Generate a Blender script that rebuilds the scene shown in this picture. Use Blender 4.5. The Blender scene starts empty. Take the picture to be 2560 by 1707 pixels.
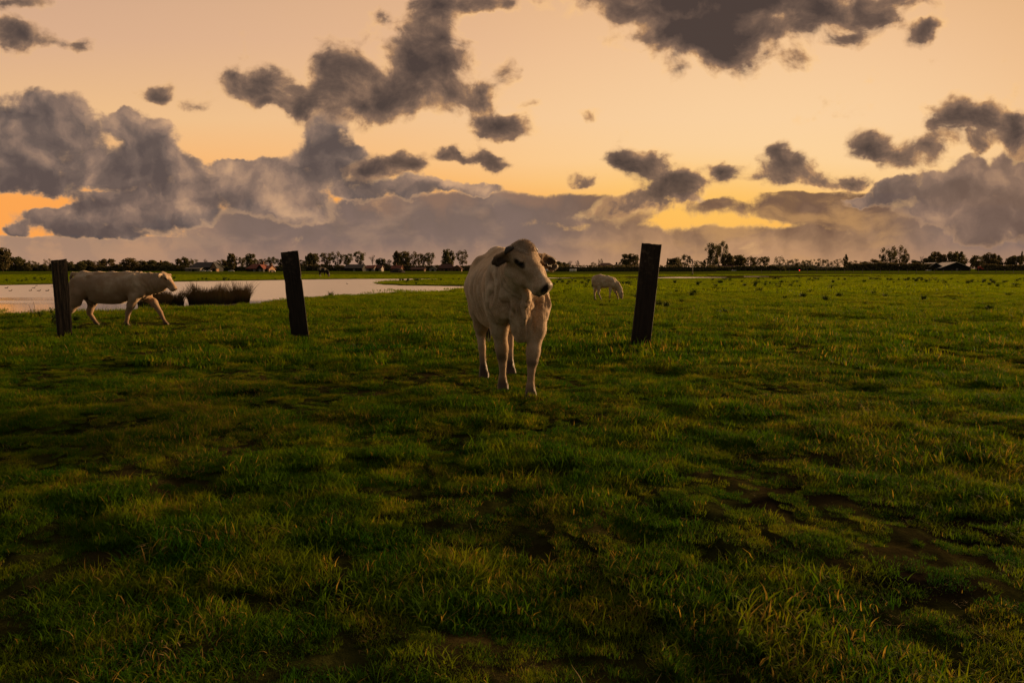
import bpy, bmesh, math, random
import numpy as np
from mathutils import Vector, Matrix
random.seed(7)
rng = np.random.default_rng(11)
R = math.radians
scene = bpy.context.scene
col = scene.collection

# ------------------------------------------------------------------ camera
H_EYE = 1.15
FPX = 1707.0                     # focal length in pixels of the 2560 px wide photograph
PITCH = math.atan(181.5 / FPX)
cam_d = bpy.data.cameras.new('camera')
cam_d.sensor_width = 36.0
cam_d.lens = 36.0 * FPX / 2560.0
cam_d.clip_start = 0.05
cam_d.clip_end = 20000
cam = bpy.data.objects.new('camera', cam_d)
col.objects.link(cam)
cam.location = (0, 0, H_EYE)
cam.rotation_euler = (R(90) - PITCH, 0, 0)
scene.camera = cam

def ray(px, py):
    x = (px - 1280) / FPX
    v = (853.5 - py) / FPX
    return (x, math.cos(PITCH) + v * math.sin(PITCH), -math.sin(PITCH) + v * math.cos(PITCH))
def gp(px, py, z=0.0):
    """ground point seen at a photo position"""
    d = ray(px, py)
    t = (z - H_EYE) / d[2]
    return Vector((d[0] * t, d[1] * t, z))
def atd(px, py, Y):
    """point at distance Y (metres ahead) seen at a photo position"""
    d = ray(px, py)
    t = Y / d[1]
    return Vector((d[0] * t, Y, H_EYE + d[2] * t))
def dirp(px, py):
    """sky direction as gnomonic coordinates about the +Y axis"""
    d = ray(px, py)
    return (d[0] / d[1], d[2] / d[1])

# ------------------------------------------------------------------ node helper
class G:
    """tiny expression builder for shader nodes"""
    def __init__(s, tree): s.t = tree
    def n(s, typ, **kw):
        nd = s.t.nodes.new(typ)
        for k, v in kw.items(): setattr(nd, k, v)
        return nd
    def put(s, sock, v):
        if isinstance(v, bpy.types.NodeSocket): s.t.links.new(v, sock)
        elif v is not None: sock.default_value = v
    def m(s, op, a, b=None, c=None, clamp=False):
        nd = s.n('ShaderNodeMath', operation=op); nd.use_clamp = clamp
        s.put(nd.inputs[0], a)
        if b is not None: s.put(nd.inputs[1], b)
        if c is not None: s.put(nd.inputs[2], c)
        return nd.outputs[0]
    def vm(s, op, a, b=None, out=0):
        nd = s.n('ShaderNodeVectorMath', operation=op)
        s.put(nd.inputs[0], a)
        if b is not None:
            if op == 'SCALE': s.put(nd.inputs[3], b)
            else: s.put(nd.inputs[1], b)
        return nd.outputs[out]
    def add(s, a, b): return s.m('ADD', a, b)
    def mul(s, a, b): return s.m('MULTIPLY', a, b)
    def sub(s, a, b): return s.m('SUBTRACT', a, b)
    def ss(s, x, lo, hi, a=0.0, b=1.0, typ='SMOOTHSTEP'):
        nd = s.n('ShaderNodeMapRange', interpolation_type=typ)
        s.put(nd.inputs[0], x); s.put(nd.inputs[1], lo); s.put(nd.inputs[2], hi)
        s.put(nd.inputs[3], a); s.put(nd.inputs[4], b)
        return nd.outputs[0]
    def noise(s, vec, scale, detail=4.0, rough=0.55, dist=0.0, color=False, typ='FBM', lac=2.0, dim='2D'):
        nd = s.n('ShaderNodeTexNoise'); nd.noise_dimensions = dim
        try: nd.noise_type = typ
        except Exception: pass
        if vec is not None: s.put(nd.inputs['Vector'], vec)
        nd.inputs['Scale'].default_value = scale; nd.inputs['Detail'].default_value = detail
        nd.inputs['Roughness'].default_value = rough; nd.inputs['Distortion'].default_value = dist
        nd.inputs['Lacunarity'].default_value = lac
        return nd.outputs['Color' if color else 'Fac']
    def mix(s, f, a, b, mode='MIX', clampf=True):
        nd = s.n('ShaderNodeMix', data_type='RGBA', blend_type=mode); nd.clamp_factor = clampf
        s.put(nd.inputs[0], f)
        for i, v in ((6, a), (7, b)):
            if isinstance(v, tuple) and len(v) == 3: v = v + (1.0,)
            s.put(nd.inputs[i], v)
        return nd.outputs[2]
    def ramp(s, f, stops, interp='LINEAR'):
        nd = s.n('ShaderNodeValToRGB'); cr = nd.color_ramp; cr.interpolation = interp
        while len(cr.elements) < len(stops): cr.elements.new(0.5)
        for e, (p, c) in zip(cr.elements, stops):
            e.position = p; e.color = tuple(c) + (1.0,) if len(c) == 3 else c
        s.put(nd.inputs[0], f)
        return nd.outputs[0]
    def xyz(s, v):
        nd = s.n('ShaderNodeSeparateXYZ'); s.put(nd.inputs[0], v); return nd.outputs
    def comb(s, x, y, z):
        nd = s.n('ShaderNodeCombineXYZ')
        for i, v in enumerate((x, y, z)): s.put(nd.inputs[i], v)
        return nd.outputs[0]

# ------------------------------------------------------------------ sun direction (low, ahead and to the right, behind cloud)
SUN_AZ, SUN_EL = R(54), R(9)      # azimuth measured from +Y towards +X
sun_dir = Vector((math.sin(SUN_AZ) * math.cos(SUN_EL), math.cos(SUN_AZ) * math.cos(SUN_EL), math.sin(SUN_EL)))
sl = bpy.data.lights.new('sun', 'SUN')
sl.energy = 5.0; sl.angle = R(10); sl.color = (1.0, 0.60, 0.28)
sun = bpy.data.objects.new('sun', sl); col.objects.link(sun)
sun.rotation_euler = (-sun_dir).to_track_quat('-Z', 'Y').to_euler()
sun.location = (20, 30, 30)

# ------------------------------------------------------------------ world
world = bpy.data.worlds.new('World'); scene.world = world
world.use_nodes = True
wt = world.node_tree; wt.nodes.clear()
g = G(wt)
tc = g.n('ShaderNodeTexCoord')
D = tc.outputs['Generated']
dx, dy, dz = g.xyz(D)
dyc = g.m('MAXIMUM', dy, 0.12)
U = g.m('DIVIDE', dx, dyc); V = g.m('DIVIDE', dz, dyc)
P = g.comb(U, V, 0.0)
front = g.ss(dy, 0.25, 0.62)

def warp(vec, scale, amt, detail, off=0.0, rough=0.55):
    v2 = g.vm('ADD', vec, (off, off * 1.7, off * 0.3)) if off else vec
    c = g.noise(v2, scale, detail, rough, color=True)
    c = g.vm('SUBTRACT', c, (0.5, 0.5, 0.5))
    return g.vm('SCALE', c, amt)

U0, U1, V0, V1, NU, NV = -.92, .92, -.03, .49, 256, 192
UU = np.linspace(U0, U1, NU)[None, :]; VV = np.linspace(V0, V1, NV)[:, None]
def ellr2(b):
    px, py, rx, ry = b[:4]; rot = R(b[4]) if len(b) > 4 else 0
    c = dirp(px, py); a_ = (UU - c[0]) * FPX; b_ = (VV - c[1]) * FPX
    x_ = (a_ * math.cos(rot) + b_ * math.sin(rot)) / rx; y_ = (-a_ * math.sin(rot) + b_ * math.cos(rot)) / ry
    return x_ * x_ + y_ * y_
def blobfield(vec, blobs, rank=12):
    """field of many soft ellipses placed by sky direction (px,py,rx,ry,rot deg,strength), largest wins"""
    F = np.zeros((NV, NU))
    for b in blobs:
        r2 = ellr2(b); st = b[5] if len(b) > 5 else 1
        F = np.maximum(F, st * np.where(r2 < 1, 1 - .5 * r2, .5 * np.exp(-(r2 - 1))))
    return curvefield(vec, F, rank)
def tonefield(vec, blobs, rank=12):
    """sum of soft light (+) and dark (-) patches (px,py,rx,ry,value)"""
    F = np.zeros((NV, NU))
    for b in blobs: F += b[4] * np.exp(-ellr2(b[:4]))
    return curvefield(vec, F, rank)
def curvefield(vec, F, rank):
    """a 2D field kept as a sum of products of curves over azimuth and height: quick to evaluate"""
    A, s_, B_ = np.linalg.svd(F, full_matrices=False)
    A = A[:, :rank] * np.sqrt(s_[:rank]); B_ = B_[:rank] * np.sqrt(s_[:rank])[:, None]
    x, y, _ = g.xyz(vec)
    xn = g.ss(x, U0, U1, typ='LINEAR'); yn = g.ss(y, V0, V1, typ='LINEAR')
    acc = None
    for k in range(0, rank, 3):
        vs_ = []
        for t_, rows, n_ in ((xn, B_[k:k+3], NU), (yn, A[:, k:k+3].T, NV)):
            if acc is not None: t_ = g.m('MULTIPLY_ADD', acc, 1e-7, t_)
            cv = g.n('ShaderNodeRGBCurve'); mp = cv.mapping
            mp.use_clip = False
            sc, of = [], []
            for ch in range(3):
                r = rows[ch]; lo, hi = float(r.min()), float(r.max()); hi = max(hi, lo + 1e-6)
                sc.append(hi - lo); of.append(lo)
                cu = mp.curves[ch]
                pts = range(0, n_, 2)
                for i in list(pts)[1:-1]: cu.points.new(i / (n_ - 1), float((r[i] - lo) / (hi - lo)))
                cu.points[0].location = (0.0, float((r[0] - lo) / (hi - lo)))
                cu.points[len(cu.points) - 1].location = (1.0, float((r[-1] - lo) / (hi - lo)))
                for p_ in cu.points: p_.handle_type = 'VECTOR'
            mp.extend = 'HORIZONTAL'; mp.update()
            g.put(cv.inputs[1], g.comb(t_, t_, t_))
            ma = g.n('ShaderNodeVectorMath', operation='MULTIPLY_ADD')
            g.put(ma.inputs[0], cv.outputs[0]); ma.inputs[1].default_value = sc; ma.inputs[2].default_value = of
            vs_.append(ma.outputs[0])
        d_ = g.vm('DOT_PRODUCT', vs_[0], vs_[1], out=1)
        acc = d_ if acc is None else g.add(acc, d_)
    return acc

# clear sky colour: pink-tan high left, pale yellow in the middle, orange low
t = g.ss(V, 0.0, 0.46, typ='LINEAR')
skyR = g.ramp(t, [(0.0, (1.0, .42, .06)), (.20, (1.0, .44, .07)), (.265, (1.0, .54, .14)), (.33, (1.0, .60, .25)), (.46, (.95, .585, .31)), (.66, (.89, .53, .285)), (1.0, (.80, .46, .22))])
skyL = g.ramp(t, [(0.0, (1.0, .36, .06)), (.22, (1.0, .38, .07)), (.34, (.95, .48, .17)), (.46, (.88, .53, .25)), (.70, (.72, .43, .26)), (1.0, (.60, .36, .23))])
sideF = g.ss(U, -0.75, 0.45)
clear = g.mix(sideF, skyL, skyR)
farR = g.ss(U, 0.45, 1.2)
clear = g.mix(farR, clear, g.mix(t, (.95, .50, .16), (.66, .40, .2)))
# glow where the sun stands behind the bank
gl = g.vm('SUBTRACT', P, dirp(1960, 400) + (0,))
gl = g.vm('MULTIPLY', gl, (1.6, 3.2, 0))
gd = g.vm('LENGTH', gl, out=1)
glow = g.ss(gd, 1.0, 0.0)
clear = g.mix(g.mul(g.mul(glow, g.ss(V, .07, .13)), .55), clear, (1.0, .71, .39))
clear = g.mix(g.mul(g.noise(P, 2.0, 3), .10), clear, (.60, .42, .33))
gb = g.vm('MULTIPLY', g.vm('SUBTRACT', P, dirp(1760, 525) + (0,)), (3.6, 12.0, 0))
clear = g.mix(g.mul(g.ss(g.vm('LENGTH', gb, out=1), 1.2, 0.0), .8), clear, (1.0, .56, .12))

# warped coordinates (billowing edges)
Pn = g.vm('MULTIPLY', P, (1.0, 1.25, 1.0))
w1 = warp(Pn, 8.0, 0.046, 2.0)
w2 = warp(Pn, 34.0, 0.018, 3.0, 3.1, .62)
PW = g.vm('ADD', g.vm('ADD', P, w1), w2)
PC = g.vm('ADD', g.vm('ADD', P, g.vm('SCALE', w1, .7)), w2)

scud = [
 (1088,20,70,60),(1200,8,75,24),(1080,110,78,75),(1055,175,95,72,0,1.2),(1000,228,130,60,12,1.2),(905,262,120,38),(1110,235,70,50),
 (865,178,58,46),(850,222,72,42),(775,255,48,36),(1190,235,60,30),(1255,318,88,34,-12),(1205,285,60,22,-30),
 (690,200,44,42),(655,243,60,32),(600,215,38,26),(720,255,60,22,0,.8),
 (388,225,48,26),(500,262,60,16,0,.72),(640,262,40,12,0,.7),
 (20,82,110,34,-6),(150,108,70,20,-8,.8),(30,6,90,18,0,.75),(1278,175,34,46,0,.72),(1150,150,34,60,0,.66),(560,235,60,16,0,.66),(830,120,40,24,0,.6),(960,40,40,40,0,.6),(1320,265,30,14,0,.66),(1900,150,120,24,0,.68),(1500,90,60,24,0,.66),(1250,420,30,10,0,.66),
 (1140,390,58,18,-3),(1205,402,50,14,-6,.9),
 (1830,-10,340,66,0,1.3),(1790,62,200,66,0,1.3),(1812,118,90,60),(1545,30,90,40),(2060,10,220,50),(2220,60,60,26,-20,.85),(2300,80,48,22,25),(1980,80,120,36,10,.8),
 (1640,90,110,40,-25,.78),(2110,105,80,24,8,.72),(1680,182,40,22,0,.66),(1465,280,45,16,-10,.68),
 (1628,432,84,50,-15),(1640,402,34,28),(1560,412,60,22,-12,.76),(1700,472,92,42),(1762,460,26,22),(1610,505,110,22,8,.9),
 (1440,445,48,14,-14),(1822,426,38,17,-8),(1830,450,30,16,0,.8),(1362,455,30,9,0,.8),
 (1950,372,26,34,-20),(1985,415,60,40,-22),(1950,446,52,28),(2055,446,52,30),(2130,450,66,28,-5),(1925,430,24,40,0,.75),
 (2205,368,60,28,-16),(2262,410,52,32,-30),(2310,385,56,30,-10),(2455,300,62,50),(2390,288,52,32,-10),(2340,335,46,34),(2440,350,46,30),(2535,310,60,30),(2545,352,60,32),(2330,420,30,20,0,.8),
 (1015,415,50,34),(925,428,48,38,0,.85),
]
cum = [
 (110,300,130,78),(20,330,110,90),(60,400,185,90),(205,380,95,100),(70,460,140,36),
 (350,388,112,92),(300,325,40,40),(330,300,32,34),(390,340,50,50),(330,450,140,36),
 (560,470,112,74),(480,440,72,52),(590,412,92,20),(640,430,60,40),
 (822,345,68,58),(838,300,40,34),(800,410,100,66),(870,400,60,50),(935,440,52,38),(745,450,100,64),(740,510,125,62),
 (310,492,120,22),(430,492,110,24),(885,482,90,34),(200,548,150,40),(95,540,34,24),(330,535,220,46),(450,520,180,52),(260,580,150,20),(40,576,44,18),
 (1110,468,80,24),(1190,475,80,20),(1020,470,120,34),
 (2445,455,110,72),(2400,520,160,54),(2330,480,80,46),(2560,430,120,92),(2232,480,66,36),(2170,500,80,20),(2520,540,200,70),(2620,360,90,60),
 (1720,505,60,12,-8,.8),
]
bank = [
 (1000,610,650,112,0),(1290,512,330,28),(1180,530,420,46),(820,600,260,76),(700,560,240,50),
 (2060,522,270,34,1),(2300,560,330,56),(2080,492,180,16),(1500,600,300,34),(2000,610,700,46),(2500,600,300,70),(300,640,900,40),(1790,512,60,12,12,.9),(1560,548,80,10,0,.8),
]
S = blobfield(PW, scud, 15)
C = blobfield(PC, cum, 15)
C2 = blobfield(g.vm('ADD', PC, (.010, .016, 0)), cum, 12)     # the same field a little nearer the light
B = blobfield(g.vm('ADD', P, g.vm('MULTIPLY', w1, (0.7, .30, 0))), bank, 12)
B = g.m('MAXIMUM', B, g.ss(V, .060, .035))

TONE = tonefield(PC, [
 (60,440,150,55,-.55),(30,330,70,80,-.30),(330,450,95,42,-.70),(350,390,60,40,-.35),(815,385,62,52,-.75),(200,582,120,18,-.6),(130,548,60,22,-.3),(380,505,110,14,-.6),(610,505,60,28,-.45),(150,300,60,40,-.15),(520,395,40,16,-.5),(1010,415,50,30,-.4),(930,430,40,30,-.4),(880,470,40,20,-.2),
 (256,372,42,58,.55),(200,290,60,36,.30),(440,360,30,50,.50),(475,450,60,36,.45),(566,436,66,36,.65),(700,470,70,50,.55),(765,540,75,20,.75),(250,545,50,18,.50),(430,518,72,20,.60),(845,302,56,28,.60),(716,400,36,60,.65),(900,350,36,50,.35),(130,235,80,24,.30),(330,300,30,30,.35),(640,540,60,20,.35),(1110,455,60,14,.5),
 (2368,533,70,44,.55),(2480,440,50,40,.45),(2330,450,50,26,.5),(2400,455,50,36,-.5),(2240,482,70,22,-.55),(2560,545,90,50,-.35),(2550,400,60,40,-.2),(2440,380,70,20,.4)], 15)
# detail noises, one also sampled a little towards the light for relief
f1 = g.noise(g.vm('ADD', g.vm('MULTIPLY', P, (1.0, 1.3, 1.0)), g.vm('SCALE', w1, 1.1)), 15.0, 9.0, .60)
f2 = g.noise(g.vm('ADD', PW, (7.3, 2.2, 0)), 11.0, 6.0, .54)
f2b = g.noise(g.vm('ADD', PW, (7.3 + .012, 2.2 + .016, 0)), 11.0, 6.0, .54)
rel = g.mul(g.sub(f2, f2b), 4.4)
vor = g.n('ShaderNodeTexVoronoi'); vor.feature = 'F1'; vor.voronoi_dimensions = '2D'
g.put(vor.inputs['Vector'], PC); vor.inputs['Scale'].default_value = 17.0
vor.inputs['Detail'].default_value = 2.0; vor.inputs['Roughness'].default_value = .5
puff = g.sub(.45, vor.outputs['Distance'])                 # rounded cauliflower heads

# low grey-mauve bank along the horizon
bd = g.m('MULTIPLY_ADD', g.sub(f1, .5), 1.0, B)
ba = g.ss(bd, .42, .58)
bv = g.add(g.ss(V, -.02, .12, typ='LINEAR'), g.mul(g.add(rel, g.mul(puff, .5)), -.22))
bankcol = g.ramp(bv, [(0.0, (.42, .25, .165)), (.18, (.34, .205, .145)), (.45, (.225, .15, .122)), (.75, (.20, .135, .108)), (1.0, (.27, .16, .11))])
bankcolR = g.ramp(bv, [(0.0, (.52, .29, .155)), (.22, (.50, .275, .14)), (.5, (.32, .18, .10)), (.78, (.19, .105, .065)), (1.0, (.22, .12, .065))])
rside = g.mul(g.ss(U, .0, .22), g.ss(U, .68, .48))
bcol = g.mix(rside, bankcol, bankcolR)
bcol = g.mix(g.mul(g.ss(U, -.38, -.56), .75), bcol, g.mix(g.ss(rel, -.3, .4), (.44, .26, .165), (.56, .31, .17)))
streak = g.noise(g.vm('MULTIPLY', g.vm('ADD', P, g.vm('SCALE', w1, .9)), (2.2, 6.0, 1)), 3.6, 6.0, .58)
bcol = g.mix(g.mul(g.ss(streak, .46, .74), .6), bcol, g.mix(rside, (.38, .235, .155), (.60, .32, .12)))
bcol = g.mix(g.mul(g.ss(bd, .68, .44), .65), bcol, g.mix(g.ss(U, -.1, .15), (.75, .40, .18), (1.0, .55, .16)))

# cumulus with rounded relief: tops and edges facing the light brighter, undersides dark
cd = g.m('MULTIPLY_ADD', g.sub(f1, .5), .62, g.m('MULTIPLY_ADD', puff, .30, C))
ca = g.ss(cd, .43, .62)
slope = g.mul(g.sub(C, C2), .8)
lit = g.add(g.add(g.mul(rel, .85), g.mul(puff, .70)), g.add(slope, TONE))
lf = g.ss(lit, -.95, 1.25, typ='LINEAR')
ccol = g.ramp(lf, [(0, (.098, .074, .070)), (.25, (.150, .108, .093)), (.5, (.255, .168, .128)), (.75, (.43, .265, .172)), (1, (.62, .37, .21))])
ccol = g.mix(g.mul(g.ss(cd, .70, .44), .60), ccol, (.78, .45, .23))
ccol = g.mix(g.mul(g.ss(U, .35, .75), .40), ccol, (.25, .135, .08))

# dark ragged scud in front, glowing through at its thin edges
n55 = g.noise(PW, 5.5, 3)
sd = g.m('MULTIPLY_ADD', g.add(g.add(g.sub(f1, .5), g.mul(puff, .16)), g.mul(g.sub(n55, .5), .42)), 1.55, g.m('MULTIPLY_ADD', rel, .10, g.mul(S, 1.22)))
sa = g.add(g.mul(g.ss(sd, .24, .55), .35), g.mul(g.ss(sd, .46, .78), .63))
cp = g.add(g.add(sd, g.mul(rel, -.28)), g.mul(g.sub(n55, .5), .25))
scol = g.ramp(g.ss(cp, .34, 1.36, typ='LINEAR'), [(0, (1.0, .58, .22)), (.20, (.52, .28, .13)), (.44, (.235, .14, .092)), (.68, (.130, .083, .063)), (1, (.060, .042, .038))])
lefts = g.mul(g.ss(U, .05, -.5), .35)
scol = g.mix(lefts, scol, g.mix(g.ss(cp, .4, 1.2), (.40, .25, .165), (.085, .066, .060)))

skyc = g.mix(ba, clear, bcol)
skyc = g.mix(g.mul(ca, .98), skyc, ccol)
skyc = g.mix(sa, skyc, scol)
# thin bright air right at the horizon
skyc = g.mix(g.mul(g.ss(V, .042, .0), .5), skyc, g.mix(g.ss(U, -.3, .3), (.43, .25, .165), (.52, .28, .15)))

# unseen dome overhead and behind: dusk sky, broken dark cloud, brightness set for fill
nish = g.n('ShaderNodeTexSky', sky_type='NISHITA')
nish.sun_disc = False; nish.sun_elevation = SUN_EL; nish.sun_rotation = SUN_AZ
nish.air_density = 1.6; nish.dust_density = 3.0
nb = g.vm('SCALE', nish.outputs[0], 0.045)
dn = g.noise(D, 2.2, 5.0, .55, dim='3D')
over = g.mix(g.ss(dn, .40, .62), nb, (.20, .15, .115))
up = g.ss(V, .75, 1.9)
skyc = g.vm('SCALE', skyc, 0.80)
skyc = g.mix(g.mul(front, g.sub(1.0, up)), over, skyc)
# below the horizon (never seen): ground-coloured
skyc = g.mix(g.ss(dz, -.02, -.12), skyc, (.02, .025, .008))
bg = g.n('ShaderNodeBackground'); g.put(bg.inputs[0], skyc); bg.inputs[1].default_value = 1.0
wo = g.n('ShaderNodeOutputWorld'); wt.links.new(bg.outputs[0], wo.inputs[0])
world.cycles.sampling_method = 'MANUAL'; world.cycles.sample_map_resolution = 256

vs = scene.view_settings
vs.view_transform = 'Standard'; vs.look = 'None'; vs.exposure = 0.32; vs.gamma = 1.0; vs.use_curve_mapping = False
scene.cycles.max_bounces = 6; scene.cycles.diffuse_bounces = 3; scene.cycles.glossy_bounces = 3
scene.cycles.transmission_bounces = 4; scene.cycles.transparent_max_bounces = 6

# ------------------------------------------------------------------ helpers for things
def nz(n=0):
    return np.random.default_rng(1000 + n)
def tag(o, label=None, cat=None, group=None, kind=None):
    if label: o['label'] = label
    if cat: o['category'] = cat
    if group: o['group'] = group
    if kind: o['kind'] = kind
    return o
def mesh_np(name, V_, F_, mat=None, smooth=False, attrs=None):
    """mesh from numpy verts and a list of face arrays (each n x k)"""
    me = bpy.data.meshes.new(name)
    V_ = np.asarray(V_, dtype=np.float32)
    if isinstance(F_, np.ndarray): F_ = [F_]
    F_ = [np.asarray(f, dtype=np.int32) for f in F_ if len(f)]
    loops = np.concatenate([f.ravel() for f in F_]); sizes = np.concatenate([np.full(len(f), f.shape[1], np.int32) for f in F_])
    starts = np.concatenate([[0], np.cumsum(sizes)[:-1]]).astype(np.int32)
    me.vertices.add(len(V_)); me.vertices.foreach_set('co', V_.ravel())
    me.loops.add(len(loops)); me.loops.foreach_set('vertex_index', loops)
    me.polygons.add(len(sizes)); me.polygons.foreach_set('loop_start', starts)
    try: me.polygons.foreach_set('loop_total', sizes)
    except Exception: pass
    me.polygons.foreach_set('use_smooth', np.full(len(sizes), smooth))
    for k, a in (attrs or {}).items():
        if a.ndim == 1:
            at = me.attributes.new(k, 'FLOAT', 'POINT'); at.data.foreach_set('value', a.astype(np.float32))
        else:
            at = me.attributes.new(k, 'FLOAT_COLOR', 'POINT')
            c = np.ones((len(V_), 4), np.float32); c[:, :a.shape[1]] = a; at.data.foreach_set('color', c.ravel())
    if mat is not None:
        for m_ in (mat if isinstance(mat, (list, tuple)) else [mat]): me.materials.append(m_)
    me.update(calc_edges=True); me.validate()
    return me
def obj(name, me, parent=None, loc=(0, 0, 0), rot=None, scale=None):
    o = bpy.data.objects.new(name, me); col.objects.link(o)
    o.location = loc
    if rot is not None: o.rotation_euler = rot
    if scale is not None: o.scale = scale
    if parent is not None: o.parent = parent
    return o
def empty(name, loc=(0, 0, 0), rz=0.0):
    o = bpy.data.objects.new(name, None); col.objects.link(o)
    o.location = loc; o.rotation_euler = (0, 0, rz); o.empty_display_size = .2
    return o
class MB:
    """collects shapes into one mesh"""
    def __init__(s): s.v = []; s.f = []; s.n = 0
    def add(s, V_, F_):
        V_ = np.asarray(V_, float); s.v.append(V_); s.f += [tuple(int(i) + s.n for i in f) for f in F_]; s.n += len(V_)
    def box(s, c, d, rz=0.0, M=None):
        x, y, z = (q / 2 for q in d)
        P_ = np.array([(a, b, e) for e in (-z, z) for a, b in ((-x, -y), (x, -y), (x, y), (-x, y))])
        if rz: P_ = P_ @ np.array([[math.cos(rz), math.sin(rz), 0], [-math.sin(rz), math.cos(rz), 0], [0, 0, 1]])
        P_ = P_ + np.array(c)
        s.add(P_, [(3, 2, 1, 0), (4, 5, 6, 7), (0, 1, 5, 4), (1, 2, 6, 5), (2, 3, 7, 6), (3, 0, 4, 7)])
    def tube(s, pts, rad, n=6, cap=True):
        pts = [Vector(p) for p in pts]
        if not isinstance(rad, (list, tuple)): rad = [rad] * len(pts)
        V_ = []; F_ = []
        for i, p in enumerate(pts):
            d = (pts[min(i + 1, len(pts) - 1)] - pts[max(i - 1, 0)]).normalized()
            a = d.orthogonal().normalized() if i == 0 else (a - d * a.dot(d)).normalized()
            b = d.cross(a)
            for k in range(n):
                t_ = 2 * math.pi * k / n
                V_.append(p + (a * math.cos(t_) + b * math.sin(t_)) * rad[i])
        for i in range(len(pts) - 1):
            for k in range(n):
                q = (k + 1) % n
                F_.append((i * n + k, i * n + q, (i + 1) * n + q, (i + 1) * n + k))
        if cap: F_ += [tuple(range(n))[::-1], tuple((len(pts) - 1) * n + k for k in range(n))]
        s.add(V_, F_)
    def prism(s, prof, y0, y1):
        """profile in x,z swept along y"""
        n = len(prof)
        V_ = [(x, y0, z) for x, z in prof] + [(x, y1, z) for x, z in prof]
        F_ = [tuple(range(n)), tuple(range(n, 2 * n))[::-1]] + [(i, i + n, (i + 1) % n + n, (i + 1) % n) for i in range(n)]
        s.add(V_, F_)
    def quad(s, *p): s.add(p, [tuple(range(len(p)))])
    def mesh(s, name, mat=None, smooth=False):
        me = bpy.data.meshes.new(name)
        me.from_pydata(np.concatenate(s.v).tolist(), [], s.f)
        if mat is not None: me.materials.append(mat)
        if smooth: me.polygons.foreach_set('use_smooth', [True] * len(me.polygons))
        me.update(); return me
    def build(s, name, mat=None, parent=None, smooth=False, **k): return obj(name, s.mesh(name, mat, smooth), parent, **k)

def mat(name, base=None, rough=.8, fn=None, spec=.3, **kw):
    m_ = bpy.data.materials.new(name); m_.use_nodes = True
    nt = m_.node_tree; b = nt.nodes['Principled BSDF']
    b.inputs['Roughness'].default_value = rough; b.inputs['Specular IOR Level'].default_value = spec
    if base is not None: b.inputs['Base Color'].default_value = tuple(base) + (1,)
    if fn: fn(G(nt), b, nt.nodes['Material Output'])
    return m_
def bump(q, b, h, dist=.02, st=.6):
    nd = q.n('ShaderNodeBump'); nd.inputs['Strength'].default_value = st; nd.inputs['Distance'].default_value = dist
    q.put(nd.inputs['Height'], h); q.t.links.new(nd.outputs[0], b.inputs['Normal'])

# value noise in numpy
def vnoise(x, y, seed=0):
    xi = np.floor(x).astype(np.int64); yi = np.floor(y).astype(np.int64); fx = x - xi; fy = y - yi
    fx = fx * fx * (3 - 2 * fx); fy = fy * fy * (3 - 2 * fy)
    def h(a, b):
        n = (a * 374761393 + b * 668265263 + seed * 974711) & 0xffffffff
        n = ((n ^ (n >> 13)) * 1274126177) & 0xffffffff
        return ((n ^ (n >> 16)) & 0xffff) / 65535.0
    return (h(xi, yi) * (1 - fx) + h(xi + 1, yi) * fx) * (1 - fy) + (h(xi, yi + 1) * (1 - fx) + h(xi + 1, yi + 1) * fx) * fy
def fbm(x, y, sc, oct=4, seed=0, gain=.5):
    a, s_, t_ = 1.0, 0.0, 0.0
    for i in range(oct):
        s_ = s_ + a * vnoise(x * sc + 17.3 * i, y * sc - 9.1 * i, seed + i); t_ += a; a *= gain; sc *= 2.03
    return s_ / t_ - .5

# ------------------------------------------------------------------ ground and ponds
WL = -0.07
shore = [(-420,800),(0,791),(60,793),(150,787),(250,786),(340,781),(430,780),(500,777),(620,767),(700,758),(760,749),(850,742),(960,737),(1040,732.5),(1100,729.5),(1170,726),(1225,723),
         (1228,717),(1170,716.2),(1100,715.4),(1000,714),(950,711.5),(928,708.5),(945,705.5),(975,703.8),(1020,701.6),(1085,699.0),(1110,698.0),(1085,697.0),(900,697.6),(760,699.2),(660,701.3),(400,705),(130,711),(0,713.5),(-420,722)]
pond_poly = np.array([gp(x, y, WL)[:2] for x, y in shore])
slivers = [[(1330,697.2),(1440,695.6),(1450,694.8),(1330,694.6)], [(1640,696.0),(1700,696.2),(1800,695.0),(1815,693.6),(1700,692.6),(1645,694.2)],
           [(1855,692.4),(1905,692.4),(1915,691.2),(1860,691.0)], [(2058,691.4),(2095,691.4),(2095,690.8),(2060,690.8)]]
sl_polys = [np.array([gp(x, y, WL)[:2] for x, y in s_]) for s_ in slivers]
def poly_sd(x, y, poly):
    """signed distance (negative inside)"""
    best = np.full(x.shape, 1e9); inside = np.zeros(x.shape, bool); n = len(poly)
    for i in range(n):
        ax, ay = poly[i]; bx, by = poly[(i + 1) % n]
        ex, ey = bx - ax, by - ay; wx, wy = x - ax, y - ay
        t_ = np.clip((wx * ex + wy * ey) / (ex * ex + ey * ey + 1e-12), 0, 1)
        best = np.minimum(best, (wx - t_ * ex) ** 2 + (wy - t_ * ey) ** 2)
        c = ((ay <= y) & (by > y)) | ((by <= y) & (ay > y))
        with np.errstate(divide='ignore', invalid='ignore'):
            xi = ax + (y - ay) / (by - ay) * ex
        inside ^= c & (x < xi)
    d = np.sqrt(best)
    return np.where(inside, -d, d)
def pond_sd(x, y):
    d = poly_sd(x, y, pond_poly)
    dist = np.hypot(x, y)
    d = d + fbm(x, y, 1.1, 4, 40) * np.clip(dist / 55, .18, 1.0) * 1.1
    for p_ in sl_polys:
        d = np.minimum(d, poly_sd(x, y, p_) + fbm(x, y, .5, 3, 41) * 1.6)
    return d
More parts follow.
